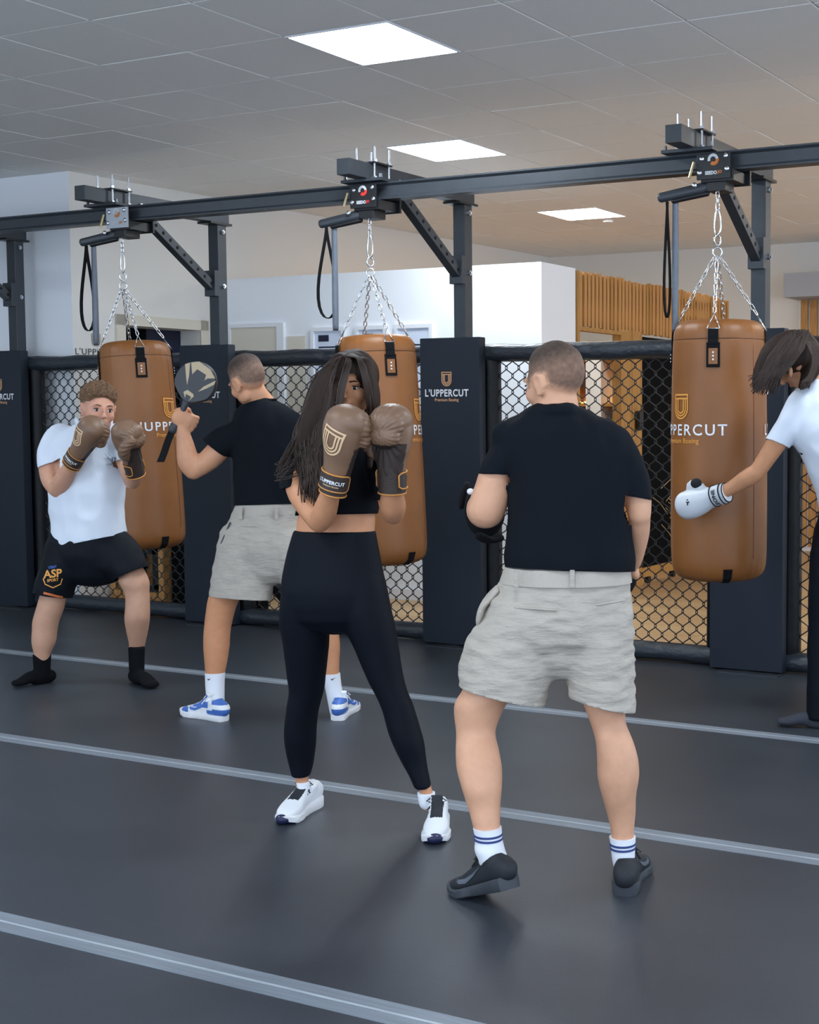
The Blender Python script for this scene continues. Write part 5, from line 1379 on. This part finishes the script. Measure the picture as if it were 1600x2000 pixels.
    for a,c in zip(L2,L2[1:]): b.faces.new((a[0],a[1],c[1],c[0]))
    thick(b,.004); fin('wrist_strap',b,M_web,pd)
    b=NB()
    def poly(P): 
        vs=[b.verts.new((x,y,0)) for x,y in P]; b.faces.new(vs)
    Ri=Matrix.Rotation(0,2)
    # markings laid out in picture-like axes of the face (x right, y up), centre at (383,748)
    def q(px,py): 
        v=J(px,py,kp)-ctr; return (v.dot(rt),v.dot(upv))
    for P in ([(364,712),(374,709),(372,735),(368,753),(366,735)],[(376,709),(392,707),(413,722),(423,740),(408,740),(402,744),(405,733),(388,722),(378,732)],[(424,744),(421,752),(405,760),(389,766),(400,756)],[(361,766),(369,762),(380,770),(381,775),(371,784),(376,776),(366,770),(364,778)],):
        poly([q(*p_) for p_ in P])
    decal('marking',b,lambda x,y:pp(x,y,.0195),M_pg,hd)
person2()

# ---------- woman at the right edge punching the bag
def person5():
    k=6.30
    t=thing('person','dark-haired person in white t-shirt at right frame edge punching the right bag','person',atZ(1600,1428))
    hc=J(1553,708,6.26); fd=(-CR*.62+FH*.25-UP*.74); M=headM(hc,fd,UP*.6-CR*.62)
    b=NB(); head(b,M,1.0,True)
    limb(b,[(J(1572,728,6.29),.050,.055),(J(1592,752,6.32),.052,.052),(J(1606,785,6.34),.08,.06)],seg=20)
    limb(b,[(J(1605,806,k),.12,.08),(J(1625,850,k),.14,.11),(J(1648,930,k),.12,.10),(J(1660,1000,k),.14,.11),(J(1660,1050,k),.15,.11)],seg=24)
    limb(b,[(J(1556,812,k-.02),.052),(J(1528,850,k-.02),.048),(J(1502,888,k),.043),(J(1478,924,k+.02),.038)],seg=18)
    limb(b,[(J(1479,922,k+.02),.040),(J(1460,934,k+.04),.042),(J(1436,949,k+.07),.035),(J(1412,962,k+.09),.030)],seg=18)
    limb(b,[(J(1640,800,k+.1),.052),(J(1662,860,k+.05),.047),(J(1650,920,k-.1),.040)],seg=16); limb(b,[(J(1650,920,k-.1),.04),(J(1625,880,k-.2),.036),(J(1606,850,k-.28),.028)],seg=16) if False else None
    fist(b,J(1652,930,k-.12),-CR,CR*.3-FH)
    limb(b,[sec(y,a,c,k,.05) for y,a,c in ((1050,1620,1670),(1150,1600,1650),(1250,1592,1628),(1395,1592,1620))],seg=14)
    limb(b,[sec(y,a,c,k+.15,.05) for y,a,c in ((1050,1650,1700),(1200,1695,1735),(1390,1715,1748))],seg=14)
    body,bv=body_mesh(t,b,.0068,(.78,.555,.41))
    face(t,M,1,M_haird)
    b=NB()
    limb(b,[(J(1590,768,k),.085,.07),(J(1594,790,k),.150,.10),(J(1612,830,k),.165,.13),(J(1632,890,k),.145,.125),(J(1650,950,k),.13,.12),(J(1660,1010,k),.13,.12)],seg=30,flat_end=(False,True))
    limb(b,[(J(1568,795,k-.02),.080),(J(1545,828,k-.02),.068),(J(1522,860,k-.01),.056),(J(1508,882,k),.054)],seg=20,flat_end=(False,True))
    limb(b,[(J(1630,800,k+.08),.08),(J(1655,850,k+.06),.065),(J(1662,890,k+.02),.06)],seg=20,flat_end=(False,True))
    cloth('t_shirt',b,.009,M_teew,t,cuts=[((1495,856),(1542,876),k-.01,.12,(1500,895))],amp=.008,sc=7,dirs=(1,1,1),seed=33)
    b=NB()
    limb(b,[(J(1660,1000,k),.14,.12),(J(1658,1060,k),.155,.13)],seg=24,flat_end=(True,False))
    limb(b,[sec(1040,1590,1680,k,.11),sec(1100,1582,1660,k,.10),sec(1200,1579,1640,k,.075),sec(1300,1577,1632,k,.065),sec(1404,1576,1628,k,.060)],seg=22,sub=4,flat_end=(False,True))
    limb(b,[sec(1040,1650,1740,k+.1,.11),sec(1200,1680,1750,k+.15,.075),sec(1330,1700,1755,k+.2,.065),sec(1395,1705,1757,k+.2,.06)],seg=22,sub=4,flat_end=(False,True))
    bm=remesh(b,.0085,3); wrinkle(bm,.004,8,(1,1,1),9); fin('trousers',bm,M_leg,t,smooth=True)
    for (cx_,kk,toe) in ((1602,k,atZ(1524,1418)),(1731,k+.2,atZ(1670,1400))):
        an=J(cx_,1400,kk); g=Vector((an.x,an.y,.035)); tt=Vector((toe.x,toe.y,.022)); d=tt-g; d.z=0
        if d.length>.22: tt=g+d.normalized()*.22; tt.z=.022
        dn=d.normalized(); sd=dn.cross(UP); b=NB()
        limb(b,[(g-dn*.045,.030,.034),(g+dn*.02,.034,.042),(g.lerp(tt,.45)+UP*.010,.038,.030),(g.lerp(tt,.8),.041,.020),(tt,.032,.016)],ref=sd,seg=20)
        limb(b,[(g+UP*.12,.036,.040),(g+UP*.01,.034,.042)],ref=sd,seg=18); b=remesh(b,.006,4)
        for v in b.verts:
            if v.co.z<.004: v.co.z=.002
        fin('sock',b,M_sockg,t,smooth=True)
    M_gw=mat('white_glove',(.84,.86,.89),.4,bump=.15,bscale=200,bdist=.002)
    w=J(1420,962,k+.08)
    g,gbv=glove(t,w,J(1355,982,k+.20)-w,(UP*-.22-FH*.95-CR*.1),-1,1.0,mats=(M_gw,M_gw,M_gw,M_laceb),emb=False,label='white boxing glove with dark piping and a black thumb patch',word='LEONE',palm=False)
    for nm,ps,rr in (('thumb_patch',(1360,944),(.028,.018,.024)),):
        q0,qd=facing(ps[0],ps[1],k); h=gbv.ray_cast(q0,qd,1.2)
        if h[0] is not None:
            b=NB(); ell(b,h[0],rr,u=16,v=12); fin(nm,b,M_laceb,g,smooth=True)
    b=NB()
    for P in ([(-.004,.010),(.003,.010),(.003,.016),(-.004,.016)],[(-.003,-.012),(.001,-.014),(.004,-.002),(.010,.003),(.008,.007),(.001,.004),(-.006,.006),(-.008,.002),(-.003,-.001)]):
        b.faces.new([b.verts.new((x_,y_,0)) for x_,y_ in P])
    cfp,qd=facing(1343,982,k); decal('figure_mark',subdiv(b,1),lambda u,v:cfp+CR*u+UP*v,M_laceb,g,bvh=gbv,dirn=qd,off=.0012,shift=0,maxd=1.2)
    # hair
    b=NB(); R3=M.to_3x3()
    ell(b,M@Vector((0,-.022,.028)),(.090,.100,.094),R3,u=28,v=20)
    limb(b,[(J(1545,668,6.24),.05,.06),(J(1515,690,6.20),.060,.07),(J(1496,722,6.18),.050,.05),(J(1482,745,6.17),.030,.03),(J(1474,758,6.17),.008,.008)],seg=18)
    limb(b,[(J(1530,690,6.18),.05,.05),(J(1512,722,6.16),.045,.04),(J(1505,746,6.15),.025,.02)],seg=18)
    limb(b,[(J(1565,670,6.26),.06,.07),(J(1588,700,6.24),.05,.06),(J(1578,735,6.20),.032,.04),(J(1566,755,6.18),.012,.012)],seg=18)
    b=remesh(b,.0065,4); ear=J(1544,727,6.16)
    bmesh.ops.delete(b,geom=[f for f in b.faces if (f.calc_center_median()-J(1544,727,6.17)).length<.030],context='FACES')
    wrinkle(b,.006,20,(.5,.5,.25),7); hr=fin('hair',b,M_haird,t,smooth=True)
    rnd=random.Random(5); b=NB()
    for i in range(330):
        f=rnd.random(); s0=J(1560+rnd.uniform(-20,16),650+rnd.uniform(-2,8),6.22)
        if f<.72:
            g=rnd.random()
            P=[s0-CF*.04,J(1525+46*g,668+rnd.uniform(-4,8),6.165-.02*g),J(1500+56*g,698+rnd.uniform(-5,5),6.15-.03*g),J(1485+44*g,730+rnd.uniform(-6,6),6.145-.02*g),J(1472+46*g+rnd.uniform(-14,6),752+rnd.uniform(-16,22),6.15)]
        else:
            g=rnd.random()
            P=[s0,J(1572+20*g,672,6.18),J(1584+14*g,705,6.165),J(1576+12*g,735,6.16),J(1560+18*g,756+rnd.uniform(-8,8),6.155)]
        tube(b,[Vector(q) for q in catmull([list(p-CF*.045) for p in P],4)],rnd.uniform(.001,.002),4)
    fin('hair_strands',b,mat('brown_strands',(.30,.215,.165),.4),hr,smooth=True,kind='stuff')
    b=NB(); ell(b,J(1544,727,6.165),(.010,.016,.024),u=16,v=12); fin('ear',b,mat('ear_skin',(.68,.48,.36),.5),t,smooth=True)
person5()
